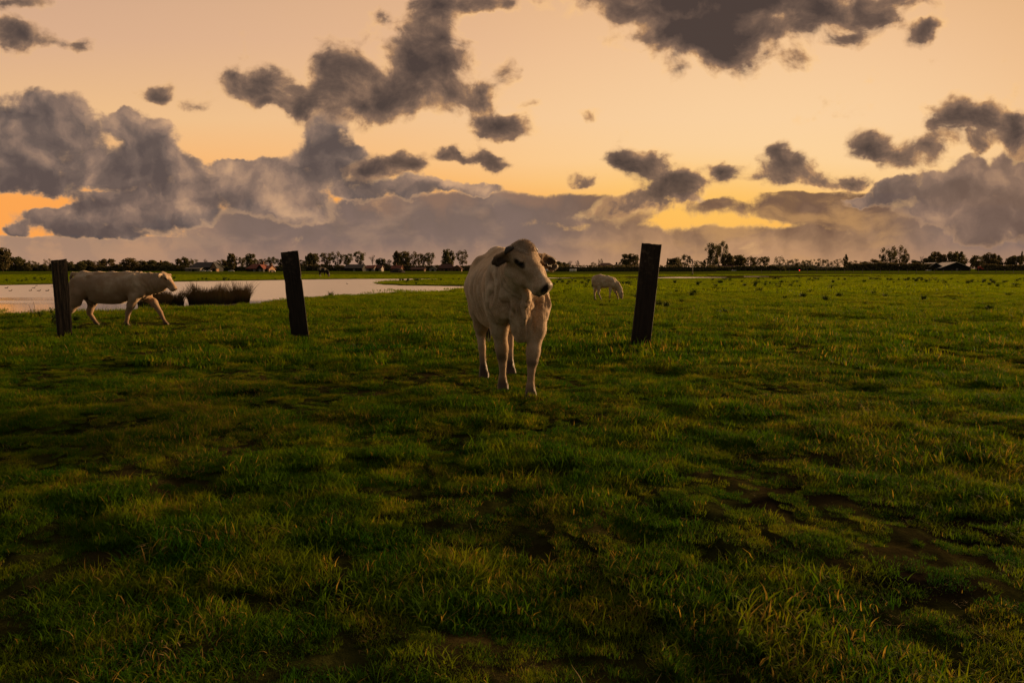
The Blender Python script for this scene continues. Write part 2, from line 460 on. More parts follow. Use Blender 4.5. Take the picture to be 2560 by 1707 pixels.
mud_blobs = [(gp(1960, 1250), .75, .5), (gp(2230, 1290), .9, .45), (gp(2440, 1330), .7, .4), (gp(2250, 1480), .5, .22), (gp(1310, 1010), .45, .2), (gp(1230, 1195), .3, .15), (gp(2450, 905), .9, .45),
             (gp(715, 838), .5, .5), (gp(160, 832), .5, .5), (gp(1600, 862), .5, .4), (gp(540, 800), 1.4, .9), (gp(1560, 880), .8, .3), (gp(700, 1130), .3, .12)]
def mudf(x, y):
    m_ = np.zeros_like(x)
    for c, rx, ry in mud_blobs: m_ = np.maximum(m_, np.exp(-((x - c[0]) / rx) ** 2 - ((y - c[1]) / ry) ** 2))
    m_ = m_ + fbm(x, y, 2.6, 4, 50) * 1.5
    return np.clip((m_ - .72) / .35, 0, 1)
FLAT = [(-.05, 6.75, 1.0)] + [(gp(a, b).x, gp(a, b).y, 1.3) for a, b in ((230, 813), (312, 813), (400, 813), (1513, 750))] + [(gp(a, b).x, gp(a, b).y, .5) for a, b in ((162, 836), (751, 846), (1600, 866))]
def hgt(x, y, sd=None):
    x = np.asarray(x, float); y = np.asarray(y, float)
    dist = np.hypot(x, y)
    near = np.clip(1.25 - dist / 60, .12, 1)
    h = (fbm(x, y, .9, 3, 3) * .075 + fbm(x, y, 3.6, 3, 9) * .100) * near + fbm(x, y, .12, 2, 5) * .05 * np.clip(dist / 20, 0, 1) * near
    if sd is None: sd = pond_sd(x, y)
    w_ = np.clip(.10 + dist / 90, .10, 1.2)
    bank_ = 1 / (1 + np.exp(-np.clip(sd / w_ * 4, -30, 30)))
    h = h * np.clip(sd / 1.0 + .35, 0, 1) + (bank_ - 1) * .34
    for cx, cy, cr in FLAT: h = h * (1 - np.exp(-(((x - cx) ** 2 + (y - cy) ** 2) / cr ** 2)) * (sd > .2))
    return np.where(sd > .35, np.where(h < -.02, -.02 + (h + .02) * .35, h), h)
def gz(x, y): return float(hgt(np.array([float(x)]), np.array([float(y)]))[0])
def gpt(px, py):
    p = gp(px, py); p.z = gz(p.x, p.y); return p

rr = np.concatenate([np.geomspace(.35, 14, 300), np.geomspace(14, 130, 340)[1:], np.geomspace(130, 9000, 60)[1:]])
th = np.concatenate([np.linspace(-44, 44, 560), np.linspace(44, 316, 70)[1:-1]])
RR, TH = np.meshgrid(rr, np.radians(th), indexing='ij')
X = RR * np.sin(TH); Y = RR * np.cos(TH)
sdv = pond_sd(X.ravel(), Y.ravel()).reshape(X.shape)
Z = hgt(X, Y, sdv)
Z = np.where(RR > 130, np.maximum(Z * .3, -.02), Z)
nr, nt_ = X.shape
idx = np.arange(nr * nt_).reshape(nr, nt_)
q0 = idx[:-1]; q1 = idx[1:]
quads = np.stack([q0, np.roll(q0, -1, 1), np.roll(q1, -1, 1), q1], -1).reshape(-1, 4)[:, ::-1]
Vg = np.stack([X.ravel(), Y.ravel(), Z.ravel()], 1)
Vg = np.vstack([Vg, [[0, 0, gz(0, 0)]]])
fan = np.stack([idx[0], np.roll(idx[0], -1), np.full(nt_, nr * nt_)], 1)[:, ::-1]
mudv = np.append(mudf(X.ravel(), Y.ravel()), 0); wetv = np.append(np.clip(1 - sdv.ravel() / np.clip(RR.ravel() / 40, .25, 2), 0, 1), 0)
def ground_fn(q, b, out):
    geo = q.n('ShaderNodeNewGeometry'); P_ = geo.outputs['Position']; x, y, z = q.xyz(P_)
    a1 = q.n('ShaderNodeAttribute', attribute_name='mud').outputs['Fac']; a2 = q.n('ShaderNodeAttribute', attribute_name='wet').outputs['Fac']
    n1 = q.noise(P_, .9, 5, .6, dim='3D'); n2 = q.noise(P_, 9, 5, .65, dim='3D'); n3 = q.noise(P_, .07, 4, .6, dim='3D')
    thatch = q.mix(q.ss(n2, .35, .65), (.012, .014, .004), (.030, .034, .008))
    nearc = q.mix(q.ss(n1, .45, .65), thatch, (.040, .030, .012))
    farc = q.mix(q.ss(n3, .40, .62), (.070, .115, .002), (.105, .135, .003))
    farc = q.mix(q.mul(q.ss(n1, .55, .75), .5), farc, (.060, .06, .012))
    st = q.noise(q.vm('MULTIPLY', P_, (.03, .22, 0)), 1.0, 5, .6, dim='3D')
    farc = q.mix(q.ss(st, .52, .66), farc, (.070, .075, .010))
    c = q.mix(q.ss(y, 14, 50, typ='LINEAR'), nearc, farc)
    # ditch and reed edge before the trees, brown mown strip
    ed = q.mul(q.ss(y, 168, 180), q.ss(y, 232, 212)); wob = q.ss(q.noise(q.vm('MULTIPLY', P_, (.05, .05, 0)), 1, 2, dim='3D'), .3, .5)
    c = q.mix(q.mul(ed, q.mul(wob, .75)), c, (.050, .036, .018))
    ws = q.mul(q.ss(x, 2, 10), q.mul(q.ss(y, 84, 90), q.ss(y, 116, 108)))
    c = q.mix(q.mul(ws, .8), c, (.055, .036, .016))
    c = q.mix(q.mul(q.mul(q.ss(x, 26, 40), q.mul(q.ss(y, 103, 107), q.ss(y, 122, 118))), .8), c, (.014, .012, .006))
    c = q.mix(q.mul(a2, .85), c, (.030, .022, .012))
    c = q.mix(a1, c, q.mix(n2, (.006, .005, .003), (.018, .014, .008)))
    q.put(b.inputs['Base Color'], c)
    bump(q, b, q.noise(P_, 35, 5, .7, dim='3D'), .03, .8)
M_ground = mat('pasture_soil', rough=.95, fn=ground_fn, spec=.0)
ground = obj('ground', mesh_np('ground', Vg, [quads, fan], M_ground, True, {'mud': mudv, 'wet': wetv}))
tag(ground, kind='structure')

def water_fn(q, b, out):
    P_ = q.n('ShaderNodeNewGeometry').outputs['Position']
    q.put(b.inputs['Base Color'], (.80, .74, .68, 1)); b.inputs['Metallic'].default_value = .75; b.inputs['IOR'].default_value = 2.4
    b.inputs['Specular IOR Level'].default_value = .5
    calm = q.ss(q.add(q.xyz(P_)[1], q.mul(q.noise(q.vm('MULTIPLY', P_, (.035, .16, 0)), 1.0, 4, dim='3D'), 22.0)), 35.0, 40.0)
    h = q.add(q.mul(q.noise(q.vm('MULTIPLY', P_, (1.0, 2.2, 1)), 3.5, 4, .6, dim='3D'), 1.0), q.mul(q.noise(P_, 22.0, 2, dim='3D'), .16))
    q.put(b.inputs['Roughness'], q.ss(calm, 0, 1, .04, .30))
    nd = q.n('ShaderNodeBump'); q.put(nd.inputs['Strength'], q.ss(calm, 0, 1, .04, .9)); nd.inputs['Distance'].default_value = .07
    q.put(nd.inputs['Height'], h); q.t.links.new(nd.outputs[0], b.inputs['Normal'])
M_water = mat('pond_water', fn=water_fn)
mw = MB(); mw.quad((-90, 12, WL), (90, 12, WL), (90, 140, WL), (-90, 140, WL))
water = mw.build('water', M_water); tag(water, kind='structure')

# ------------------------------------------------------------------ grass: one scattered object (countless blades)
def grass_fn(kind):
    def fn(q, b, out):
        geo = q.n('ShaderNodeNewGeometry'); P_ = geo.outputs['Position']; isl = geo.outputs['Random Per Island']
        oi = q.n('ShaderNodeObjectInfo').outputs['Random']
        big = q.noise(P_, .55, 3, .55, dim='3D'); mid = q.noise(P_, 2.6, 3, .6, dim='3D')
        green = q.mix(isl, (.016, .062, .0015), (.060, .120, .002))
        green = q.mix(q.ss(mid, .44, .68), green, (.140, .170, .003))
        green = q.mix(q.ss(oi, .75, 1.0), green, (.018, .070, .003))
        straw = q.mix(q.noise(P_, 40, 1, dim='3D'), (.17, .12, .025), (.32, .22, .07))
        amt = q.add(q.ss(big, .46, .68, 0.0, .20), q.ss(mid, .54, .70, 0.0, .22))
        amt = q.add(q.mul(amt, .75), .04)
        isl2 = q.m('FRACT', q.mul(isl, 17.13))
        if kind == 'far': amt = q.mul(amt, .3)
        isStraw = q.m('LESS_THAN', isl2, amt)
        c = q.mix(isStraw, green, straw)
        if True:
            x, y, z = q.xyz(P_)
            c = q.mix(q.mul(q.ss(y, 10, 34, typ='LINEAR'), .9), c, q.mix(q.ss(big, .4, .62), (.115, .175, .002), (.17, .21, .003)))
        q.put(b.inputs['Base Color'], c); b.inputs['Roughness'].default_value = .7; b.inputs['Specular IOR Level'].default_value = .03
        tr = q.n('ShaderNodeBsdfTranslucent'); q.put(tr.inputs[0], q.vm('MULTIPLY', c, (1.6, 1.5, .6)))
        ms = q.n('ShaderNodeMixShader'); ms.inputs[0].default_value = .42
        q.t.links.new(b.outputs[0], ms.inputs[1]); q.t.links.new(tr.outputs[0], ms.inputs[2]); q.t.links.new(ms.outputs[0], out.inputs[0])
    return fn
M_grass = mat('grass_blade', fn=grass_fn('near')); M_gfar = mat('grass_blade_far', fn=grass_fn('far'))

def straw_fn(q, b, out):
    isl = q.n('ShaderNodeNewGeometry').outputs['Random Per Island']; q.put(b.inputs['Base Color'], q.mix(isl, (.13, .085, .030), (.40, .27, .11)))
M_straw = mat('dead_stems', fn=straw_fn, spec=.2)
def blades(n, rad, hmin, hmax, wid, seed, flat=.25, seg=3, lean=(.0, .0), tuft=False, cmin=.3, cmax=1.5):
    r_ = nz(seed)
    a = r_.uniform(0, 2 * np.pi, n); d = rad * np.sqrt(r_.uniform(0, 1, n))
    if tuft: d = d * r_.uniform(.1, 1, n)
    bx = d * np.cos(a); by = d * np.sin(a)
    L = r_.uniform(hmin, hmax, n) * r_.choice([1, 1, 1, 1.5], n)
    az = r_.uniform(0, 2 * np.pi, n) if not tuft else a + r_.normal(0, .7, n)
    tilt = r_.uniform(.05, .75, n); isf = r_.uniform(0, 1, n) < flat; tilt[isf] = r_.uniform(1.0, 1.5, isf.sum())
    curl = r_.uniform(cmin, cmax, n)
    w = wid * r_.uniform(.6, 1.3, n)
    V_ = []; k = seg + 1
    px_, py_, pz_ = bx.copy(), by.copy(), np.full(n, -.008); t_ = tilt * (.5 if flat < 1 else 1.05)
    fa = az + np.pi / 2 + r_.normal(0, .5, n)
    for i in range(k):
        ww = w * (1 - (i / seg) ** 1.6) * .5 + .0002
        sx, sy = np.cos(fa) * ww, np.sin(fa) * ww
        V_ += [np.stack([px_ - sx, py_ - sy, pz_], 1), np.stack([px_ + sx, py_ + sy, pz_], 1)]
        step = L / seg
        px_ = px_ + np.sin(t_) * np.cos(az) * step + lean[0] * step * (i + 1) / seg
        py_ = py_ + np.sin(t_) * np.sin(az) * step + lean[1] * step * (i + 1) / seg
        pz_ = np.maximum(pz_ + np.cos(t_) * step, .003); t_ = t_ + curl / seg
    V_ = np.stack(V_, 1).reshape(-1, 3)
    base = np.arange(n)[:, None] * (2 * k)
    F_ = np.concatenate([base + np.array([2 * i, 2 * i + 1, 2 * i + 3, 2 * i + 2]) for i in range(seg)], 0)
    return V_, F_
gcol = bpy.data.collections.new('grass_patches')
def gpatch(i, V_, F_, m_):
    o = bpy.data.objects.new('patch_%02d' % i, mesh_np('patch_%02d' % i, V_, F_, m_, True)); gcol.objects.link(o)
for i in range(8): gpatch(i, *blades(340, .12, .016, .044, .0030, 100 + i, flat=.42, cmin=.5, cmax=2.4), M_grass)               # near, matted
for i in range(8, 12): gpatch(i, *blades(210, .080, .032, .066, .0032, 100 + i, flat=.18, seg=4, lean=(.25, .1), tuft=True, cmin=.6, cmax=2.2), M_grass)   # near tufts
for i in range(12, 16): gpatch(i, *blades(420, .36, .028, .065, .0075, 100 + i, flat=.28), M_grass)              # middle
for i in range(16, 18): gpatch(i, *blades(170, .15, .05, .11, .008, 100 + i, flat=.1, tuft=True), M_grass)    # middle tufts
for i in range(18, 21): gpatch(i, *blades(340, 1.0, .05, .10, .030, 100 + i, flat=.2, seg=2), M_gfar)          # far
for i in range(21, 24): gpatch(i, *blades(22, .16, .03, .085, .0030, 100 + i, flat=1.0, seg=4, cmin=-.3, cmax=.5), M_straw)   # dead stems lying on top

def scatter(n, y0, y1, half, power=1.0, seed=0):
    r_ = nz(seed)
    Y_ = (r_.uniform(y0 ** 2, y1 ** 2, n)) ** .5
    X_ = r_.uniform(-1, 1, n) * (half * Y_ + 1.2)
    return X_, Y_
pts, ids, scl, rts = [], [], [], []
def slv(x, y):
    d = np.full(x.shape, 1e9)
    for p_ in sl_polys: d = np.minimum(d, poly_sd(x, y + 4, p_))
    return d
def put_pts(X_, Y_, idr, smin, smax, seed, thin=None, keep_sd=.02):
    r_ = nz(seed)
    sd = pond_sd(X_, Y_); m_ = mudf(X_, Y_)
    k = (sd > keep_sd) & (r_.uniform(0, 1, len(X_)) > m_ * .38)
    if thin is not None: k &= thin(X_, Y_, r_)
    X_, Y_, sd = X_[k], Y_[k], sd[k]
    Z_ = hgt(X_, Y_, sd)
    n = len(X_); lump = np.clip(.88 + fbm(X_, Y_, 3.0, 3, 70) * 2.6 + fbm(X_, Y_, .8, 2, 71) * 1.2, .45, 1.7) * np.clip(1.25 - Y_ / 70, .5, 1)
    for cx, cy, cr in FLAT: lump = lump * (1 - .5 * np.exp(-(((X_ - cx) ** 2 + (Y_ - cy) ** 2) / (cr * .8) ** 2)))
    pts.append(np.stack([X_, Y_, Z_], 1)); ids.append(r_.integers(idr[0], idr[1], n))
    scl.append(r_.uniform(smin, smax, n) * lump); rts.append(np.stack([r_.normal(0, .10, n), r_.normal(0, .10, n), r_.uniform(0, 6.283, n)], 1))
near_keep = lambda x, y, r_: r_.uniform(0, 1, len(x)) < np.clip(1.0 + fbm(x, y, 3.2, 3, 81) * 1.6, .5, 1)
put_pts(*scatter(13500, 1.1, 9.0, .80, seed=1), (0, 8), .75, 1.25, 2, near_keep)
put_pts(*scatter(2600, 1.1, 9.0, .80, seed=3), (8, 12), .5, .95, 4, lambda x, y, r_: fbm(x, y, 1.9, 3, 60) + r_.normal(0, .05, len(x)) > .06)
put_pts(*scatter(3600, 1.1, 12.0, .80, seed=11), (21, 24), .45, .8, 12, lambda x, y, r_: fbm(x, y, 1.1, 3, 62) + r_.normal(0, .06, len(x)) > .0)
put_pts(*scatter(15500, 8.0, 34, .80, seed=5), (12, 16), .8, 1.2, 6)
put_pts(*scatter(5200, 8.0, 40, .80, seed=7), (16, 18), .6, 1.2, 8, lambda x, y, r_: fbm(x, y, .8, 3, 61) + r_.normal(0, .05, len(x)) > .07)
put_pts(*scatter(16000, 30, 125, .80, seed=9), (18, 21), .8, 1.2, 10, keep_sd=.5, thin=lambda x, y, r_: slv(x, y) > 7)
pts = np.concatenate(pts); ids = np.concatenate(ids); scl = np.concatenate(scl); rts = np.concatenate(rts)
gm = bpy.data.meshes.new('grass'); gm.vertices.add(len(pts)); gm.vertices.foreach_set('co', pts.astype(np.float32).ravel())
a_ = gm.attributes.new('pick', 'INT', 'POINT'); a_.data.foreach_set('value', ids.astype(np.int32))
a_ = gm.attributes.new('size', 'FLOAT', 'POINT'); a_.data.foreach_set('value', scl.astype(np.float32))
a_ = gm.attributes.new('turn', 'FLOAT_VECTOR', 'POINT'); a_.data.foreach_set('vector', rts.astype(np.float32).ravel())
gm.materials.append(M_grass)
grass = obj('grass', gm); tag(grass, 'matted green pasture grass with yellow straw among it', 'grass', kind='stuff')
def scatter_tree(name, coll):
    ng = bpy.data.node_groups.new(name, 'GeometryNodeTree')
    ng.interface.new_socket('Geometry', in_out='INPUT', socket_type='NodeSocketGeometry')
    ng.interface.new_socket('Geometry', in_out='OUTPUT', socket_type='NodeSocketGeometry')
    N = ng.nodes; L = ng.links
    gi = N.new('NodeGroupInput'); go = N.new('NodeGroupOutput')
    ip = N.new('GeometryNodeInstanceOnPoints'); ci = N.new('GeometryNodeCollectionInfo')
    ci.inputs[0].default_value = coll; ci.inputs[1].default_value = True; ci.inputs[2].default_value = True
    def na(nm, typ):
        nd = N.new('GeometryNodeInputNamedAttribute'); nd.data_type = typ; nd.inputs[0].default_value = nm; return nd.outputs[0]
    L.new(gi.outputs[0], ip.inputs['Points']); L.new(ci.outputs[0], ip.inputs['Instance']); ip.inputs['Pick Instance'].default_value = True
    L.new(na('pick', 'INT'), ip.inputs['Instance Index']); L.new(na('size', 'FLOAT'), ip.inputs['Scale'])
    e2r = N.new('FunctionNodeEulerToRotation'); L.new(na('turn', 'FLOAT_VECTOR'), e2r.inputs[0]); L.new(e2r.outputs[0], ip.inputs['Rotation'])
    L.new(ip.outputs[0], go.inputs[0])
    return ng
md = grass.modifiers.new('scatter', 'NODES'); md.node_group = scatter_tree('scatter_grass', gcol)

# ------------------------------------------------------------------ weathered timber posts
def wood_fn(q, b, out):
    tc_ = q.n('ShaderNodeTexCoord').outputs['Object']
    gr = q.noise(q.vm('MULTIPLY', tc_, (55, 55, 3.0)), 1.0, 5, .65, dim='3D'); sp = q.noise(tc_, 14, 4, .7, dim='3D')
    c = q.mix(q.ss(gr, .30, .8), (.018, .014, .011), (.042, .031, .024))
    x, y, z = q.xyz(tc_)
    top = q.mul(q.ss(z, .75, 1.45), q.ss(sp, .50, .66))
    c = q.mix(top, c, (.085, .064, .048))
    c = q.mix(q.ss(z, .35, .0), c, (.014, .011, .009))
    q.put(b.inputs['Base Color'], c); b.inputs['Roughness'].default_value = .85
    bump(q, b, q.add(gr, q.mul(sp, .5)), .008, .6)
M_wood = mat('weathered_timber', fn=wood_fn, spec=.2)
def timber_post(base, w, d, h, yaw, lean_x, lean_y, top_slant, seed, notches, label):
    """square sawn post with eroded faces: stacked rings with ragged edges"""
    r_ = nz(seed); rings = 60; per = 9; V_ = []; F_ = []
    side = []
    for a0, a1 in (((-1, -1), (1, -1)), ((1, -1), (1, 1)), ((1, 1), (-1, 1)), ((-1, 1), (-1, -1))):
        for k in range(per): t_ = k / per; side.append((a0[0] + (a1[0] - a0[0]) * t_, a0[1] + (a1[1] - a0[1]) * t_))
    side = np.array(side); n = len(side)
    ang = np.arange(n)
    for i in range(rings + 1):
        z = -.25 + (h + .25) * i / rings
        jitter = (fbm(ang * .9, np.full(n, z * 2.2), 1.0, 3, seed) * .016 + fbm(ang * 2.0, np.full(n, z * 14), 1.0, 2, seed + 5) * .005)
        s_ = side * (1 + jitter[:, None] * 4) * np.array([w / 2, d / 2])
        cr = np.abs(side).min(1); s_ = s_ * (1 - .035 * (cr > .85))[:, None]
        for (nzc, hz, dep, sx) in notches:
            g_ = dep * math.exp(-((z - nzc) / hz) ** 2)
            s_[:, 0] -= np.where(side[:, 0] * sx > .3, g_ * sx, 0)
        zz = np.full(n, z) + (s_[:, 0] * top_slant * (i / rings) ** 6)
        if i == rings: zz += fbm(s_[:, 0], s_[:, 1], 22, 3, seed + 9) * .02
        V_.append(np.stack([s_[:, 0], s_[:, 1], zz], 1))
        if i: 
            a = (i - 1) * n; F_ += [(a + k, a + (k + 1) % n, a + n + (k + 1) % n, a + n + k) for k in range(n)]
    V_ = np.concatenate(V_); top = V_[-n:]
    # closed top with some relief
    mids = []
    for s_ in (.66, .33):
        cc = top.mean(0); m_ = cc + (top - cc) * s_; m_[:, 2] += fbm(m_[:, 0], m_[:, 1], 25, 2, seed + 3) * .02; mids.append(m_)
    a = rings * n
    V_ = np.concatenate([V_] + mids + [top.mean(0)[None]])
    for j in range(2):
        b0 = a + j * n; F_ += [(b0 + k, b0 + (k + 1) % n, b0 + n + (k + 1) % n, b0 + n + k) for k in range(n)]
    b0 = a + 2 * n; F_ += [(b0 + k, b0 + (k + 1) % n, len(V_) - 1) for k in range(n)]
    me = bpy.data.meshes.new('wooden_post'); me.from_pydata(V_.tolist(), [], F_); me.materials.append(M_wood)
    o = obj('wooden_post', me, loc=base, rot=(lean_y, lean_x, yaw))
    tag(o, label, 'post', 'old timber posts standing in the pasture')
    return o
# left, middle and right post: base points on the ground; sizes from their spans in the photograph
def post_at(pxb, pyb, pxt, pyt, *a, **k):
    b_ = gpt(pxb, pyb); t_ = atd(pxt, pyt, b_.y + .02)
    return b_, t_
bL, tL = post_at(163, 844, 150, 653)
bM, tM = post_at(752, 853, 726, 632)
bR, tR = post_at(1599, 875, 1628, 613)
def lean(b_, t_): return math.atan2(t_.x - b_.x, t_.z - b_.z), t_.z - b_.z
for (b_, t_, w, d, yaw, sl_, sd_, nt__, lb) in (
    (bL, tL, .215, .17, R(38), .10, 21, [(.12, .05, .012, 1)], 'slim dark timber post with sloping top, beside the walking cow at the pond'),
    (bM, tM, .265, .17, R(17), .04, 22, [(.50, .05, .018, -1), (.95, .10, .008, -1), (1.0, .03, .01, 1)], 'blocky weathered timber post with chipped left edge, in front of the pond'),
    (bR, tR, .275, .16, R(-9), .0, 23, [(.6, .4, .006, -1)], 'tallest dark timber post, leaning right, beside the small grazing calf')):
    ly, hh = lean(b_, t_)
    timber_post(b_, w, d, hh + .02, yaw, ly, R(-1.5), sl_, sd_, nt__, lb)

# ------------------------------------------------------------------ cattle: one continuous skin from a distance field
def A3(*p): return np.array(p, float)
class Field:
    def __init__(s, lo, hi, h):
        s.lo = np.array(lo, float); s.h = h
        s.n = np.ceil((np.array(hi) - s.lo) / h).astype(int) + 1
        s.F = np.full(s.n, 1.0, np.float32)
    def _win(s, lo, hi):
        a = np.clip(np.floor((lo - s.lo) / s.h).astype(int), 0, s.n - 1); b = np.clip(np.ceil((hi - s.lo) / s.h).astype(int) + 1, 1, s.n)
        ax = [s.lo[i] + s.h * np.arange(a[i], b[i]) for i in range(3)]
        P_ = np.stack(np.meshgrid(*ax, indexing='ij'), -1)
        return tuple(slice(a[i], b[i]) for i in range(3)), P_
    def mix(s, sl, d, k, sub=False):
        A = s.F[sl]
        if sub: B = -d; h = np.clip(.5 - .5 * (A - B) / k, 0, 1); s.F[sl] = A * (1 - h) + B * h + k * h * (1 - h)
        else: h = np.clip(.5 + .5 * (A - d) / k, 0, 1); s.F[sl] = A * (1 - h) + d * h - k * h * (1 - h)
    def cone(s, a, ra, b, rb, k=.03, sq=None, sub=False):
        a = np.array(a, float); b = np.array(b, float); R_ = max(ra, rb) * 1.5 + k + .03
        sl, P_ = s._win(np.minimum(a, b) - R_, np.maximum(a, b) + R_)
        ab = b - a; t_ = np.clip(((P_ - a) @ ab) / (ab @ ab + 1e-9), 0, 1)
        v = P_ - a - t_[..., None] * ab
        q = (v ** 2).sum(-1)
        if sq is not None:
            n_ = np.array(sq[0], float); n_ /= np.linalg.norm(n_); q = q + (sq[1] ** 2 - 1) * (v @ n_) ** 2
        s.mix(sl, np.sqrt(q + 1e-12) - (ra + (rb - ra) * t_), k, sub)
    def chain(s, pts_, k=.03, sq=None):
        for (a, ra), (b, rb) in zip(pts_[:-1], pts_[1:]): s.cone(a, ra, b, rb, k, sq)
    def ell(s, c, r, k=.03, M=None, sub=False):
        c = np.array(c, float); r = np.array(r, float); R_ = r.max() * 1.1 + k + .02
        sl, P_ = s._win(c - R_, c + R_); v = P_ - c
        if M is not None: v = v @ M            # columns of M: ellipsoid axes
        k0 = np.sqrt(((v / r) ** 2).sum(-1)) + 1e-9; k1 = np.sqrt(((v / r ** 2) ** 2).sum(-1)) + 1e-9
        s.mix(sl, k0 * (k0 - 1) / k1, k, sub)
    def surface(s):
        """surface nets"""
        F = s.F; n0, n1, n2 = F.shape; I = F < 0
        cnt = np.zeros((n0 - 1, n1 - 1, n2 - 1), np.float32); acc = np.zeros(cnt.shape + (3,), np.float32)
        C_ = lambda A, d: A[d[0]:n0 - 1 + d[0], d[1]:n1 - 1 + d[1], d[2]:n2 - 1 + d[2]]
        for ax in range(3):
            o1, o2 = [i for i in range(3) if i != ax]
            for p in (0, 1):
                for q in (0, 1):
                    d0 = [0, 0, 0]; d0[o1] = p; d0[o2] = q; d1 = list(d0); d1[ax] = 1
                    f0, f1_ = C_(F, d0), C_(F, d1); m_ = C_(I, d0) != C_(I, d1)
                    t_ = np.where(m_, f0 / np.where(m_, f0 - f1_, 1), 0)
                    cnt += m_; acc[..., ax] += t_ * m_; acc[..., o1] += p * m_; acc[..., o2] += q * m_
        act = cnt > 0; ix = np.full(cnt.shape, -1, np.int64); ix[act] = np.arange(act.sum())
        cell = np.argwhere(act); V_ = s.lo + s.h * (cell + acc[act] / cnt[act][:, None])
        Fc = []
        for ax in range(3):
            o1, o2 = (ax + 1) % 3, (ax + 2) % 3
            sl0 = [slice(None)] * 3; sl1 = [slice(None)] * 3; sl0[ax] = slice(0, -1); sl1[ax] = slice(1, None)
            c = I[tuple(sl0)] != I[tuple(sl1)]; e = np.argwhere(c); e = e[(e[:, o1] > 0) & (e[:, o2] > 0) & (e[:, o1] < F.shape[o1] - 1) & (e[:, o2] < F.shape[o2] - 1)]
            ins = I[tuple(e.T)]
            def at_(a, b):
                w = e.copy(); w[:, o1] += a; w[:, o2] += b; return ix[tuple(w.T)]
            qd = np.stack([at_(-1, -1), at_(0, -1), at_(0, 0), at_(-1, 0)], 1)
            qd[~ins] = qd[~ins][:, ::-1]; Fc.append(qd)
        return V_, np.concatenate(Fc)
def smooth_v(V_, F_, it=2, lam=.5):
    E = np.concatenate([F_[:, [0, 1]], F_[:, [1, 2]], F_[:, [2, 3]], F_[:, [3, 0]]]); E = np.concatenate([E, E[:, ::-1]])
    deg = np.bincount(E[:, 0], minlength=len(V_))[:, None]
    for k in range(it):
        for l_ in (lam, -lam * .98):
            S_ = np.stack([np.bincount(E[:, 0], V_[E[:, 1], i], len(V_)) for i in range(3)], 1) / np.maximum(deg, 1)
            V_ = V_ + l_ * (S_ - V_)
    return V_
def frame(fwd, up):
    f = np.array(fwd, float); f /= np.linalg.norm(f); u = np.array(up, float); u -= f * (u @ f); u /= np.linalg.norm(u)
    return np.stack([f, np.cross(u, f), u], 1)             # columns: forward, left, up
def head_prims(fd, O, M, s=1.0, ear_drop=0.0, ear_fwd=0.0, left_out=0.0, prop=(1.0, 1.0, 1.0)):
    """head in its own frame: X to the nose, Y left, Z up; O is the poll"""
    pr_ = np.array(prop); O = np.array(O, float); T = lambda *p: O + M @ (np.array(p, float) * s * pr_)
    E_ = lambda c, r, k, sub=False: fd.ell(T(*c), np.array(r) * s * pr_, k * s, M, sub)
    Cn = lambda a, ra, b, rb, k=.02, sq=None, sub=False: fd.cone(T(*a), ra * s, T(*b), rb * s, k * s, None if sq is None else (M @ np.array(sq[0], float), sq[1]), sub)
    E_((.05, 0, -.095), (.125, .132, .092), .03)                      # skull
    E_((.000, 0, -.058), (.07, .128, .048), .04)                        # poll with its tuft
    E_((.10, .072, -.045), (.085, .052, .047), .03); E_((.10, -.072, -.045), (.085, .052, .047), .03)   # brow
    E_((.20, 0, -.075), (.16, .096, .065), .03)                       # forehead
    Cn((.18, 0, -.088), .082, (.39, 0, -.112), .068, .03)             # nose bridge
    E_((.435, 0, -.130), (.072, .090, .078), .03)                     # muzzle
    E_((.468, 0, -.108), (.046, .074, .052), .015)                    # nose pad
    E_((.425, 0, -.192), (.060, .060, .034), .02)                    # chin
    Cn((.07, .055, -.205), .078, (.23, .038, -.200), .058, .04); Cn((.07, -.055, -.205), .078, (.23, -.038, -.200), .058, .04)   # cheeks
    Cn((.22, 0, -.200), .060, (.40, 0, -.178), .052, .03)             # lower jaw
    for y in (1, -1):
        E_((.162, y * .112, -.060), (.034, .020, .022), .012, True)   # eye sockets
        E_((.160, y * .108, -.036), (.036, .022, .012), .012)         # upper lid ridge
        E_((.515, y * .040, -.098), (.018, .014, .013), .008, True)   # nostrils
        Cn((.50, y * .030, -.152), .005, (.38, y * .070, -.150), .004, .008, None, True)   # mouth line
        # ears: short stalk opening to a broad cupped leaf that droops a little
        up_ = (.80, -y * .15, .55)
        lo = left_out if y > 0 else -.25 * left_out; e0 = (.015, y * .105, -.070); e1 = (.030 + lo * .6, y * (.172 + lo * .6), -.085 - ear_drop * .3); e2 = (.042 + lo, y * (.240 + lo), -.098 - ear_drop)
        Cn(e0, .034, e1, .044, .02, (up_, 1.2)); Cn(e1, .052, e2, .055, .015, (up_, 2.1))
        Cn(e2, .048, (e2[0] + .008, y * (.284 + lo), e2[2] - .012), .024, .01, (up_, 2.0))
        Cn((e1[0] + .034, y * (.178 + lo * .6), e1[2] + .018), .029, (e2[0] + .036, y * (.255 + lo), e2[2] + .016), .029, .012, (up_, 1.15), True)      # cup
    return T
def leg(fd, pts_, k=.035): fd.chain(pts_, k)
def hoof(fd, p, yaw=0.0, s=1.0, tip=0.0):
    p = np.array(p, float); f = np.array([math.cos(yaw), math.sin(yaw), 0]); l = np.array([-f[1], f[0], 0])
    for sgn in (1, -1):
        c = p + l * sgn * .022 * s
        fd.cone(c + A3(0, 0, .055 * s), .029 * s, c + f * .038 * s + A3(0, 0, .018 * s), .026 * s, .012)
        fd.cone(c + A3(0, 0, .030 * s), .028 * s, c - f * .012 * s + A3(0, 0, .018 * s), .025 * s, .012)

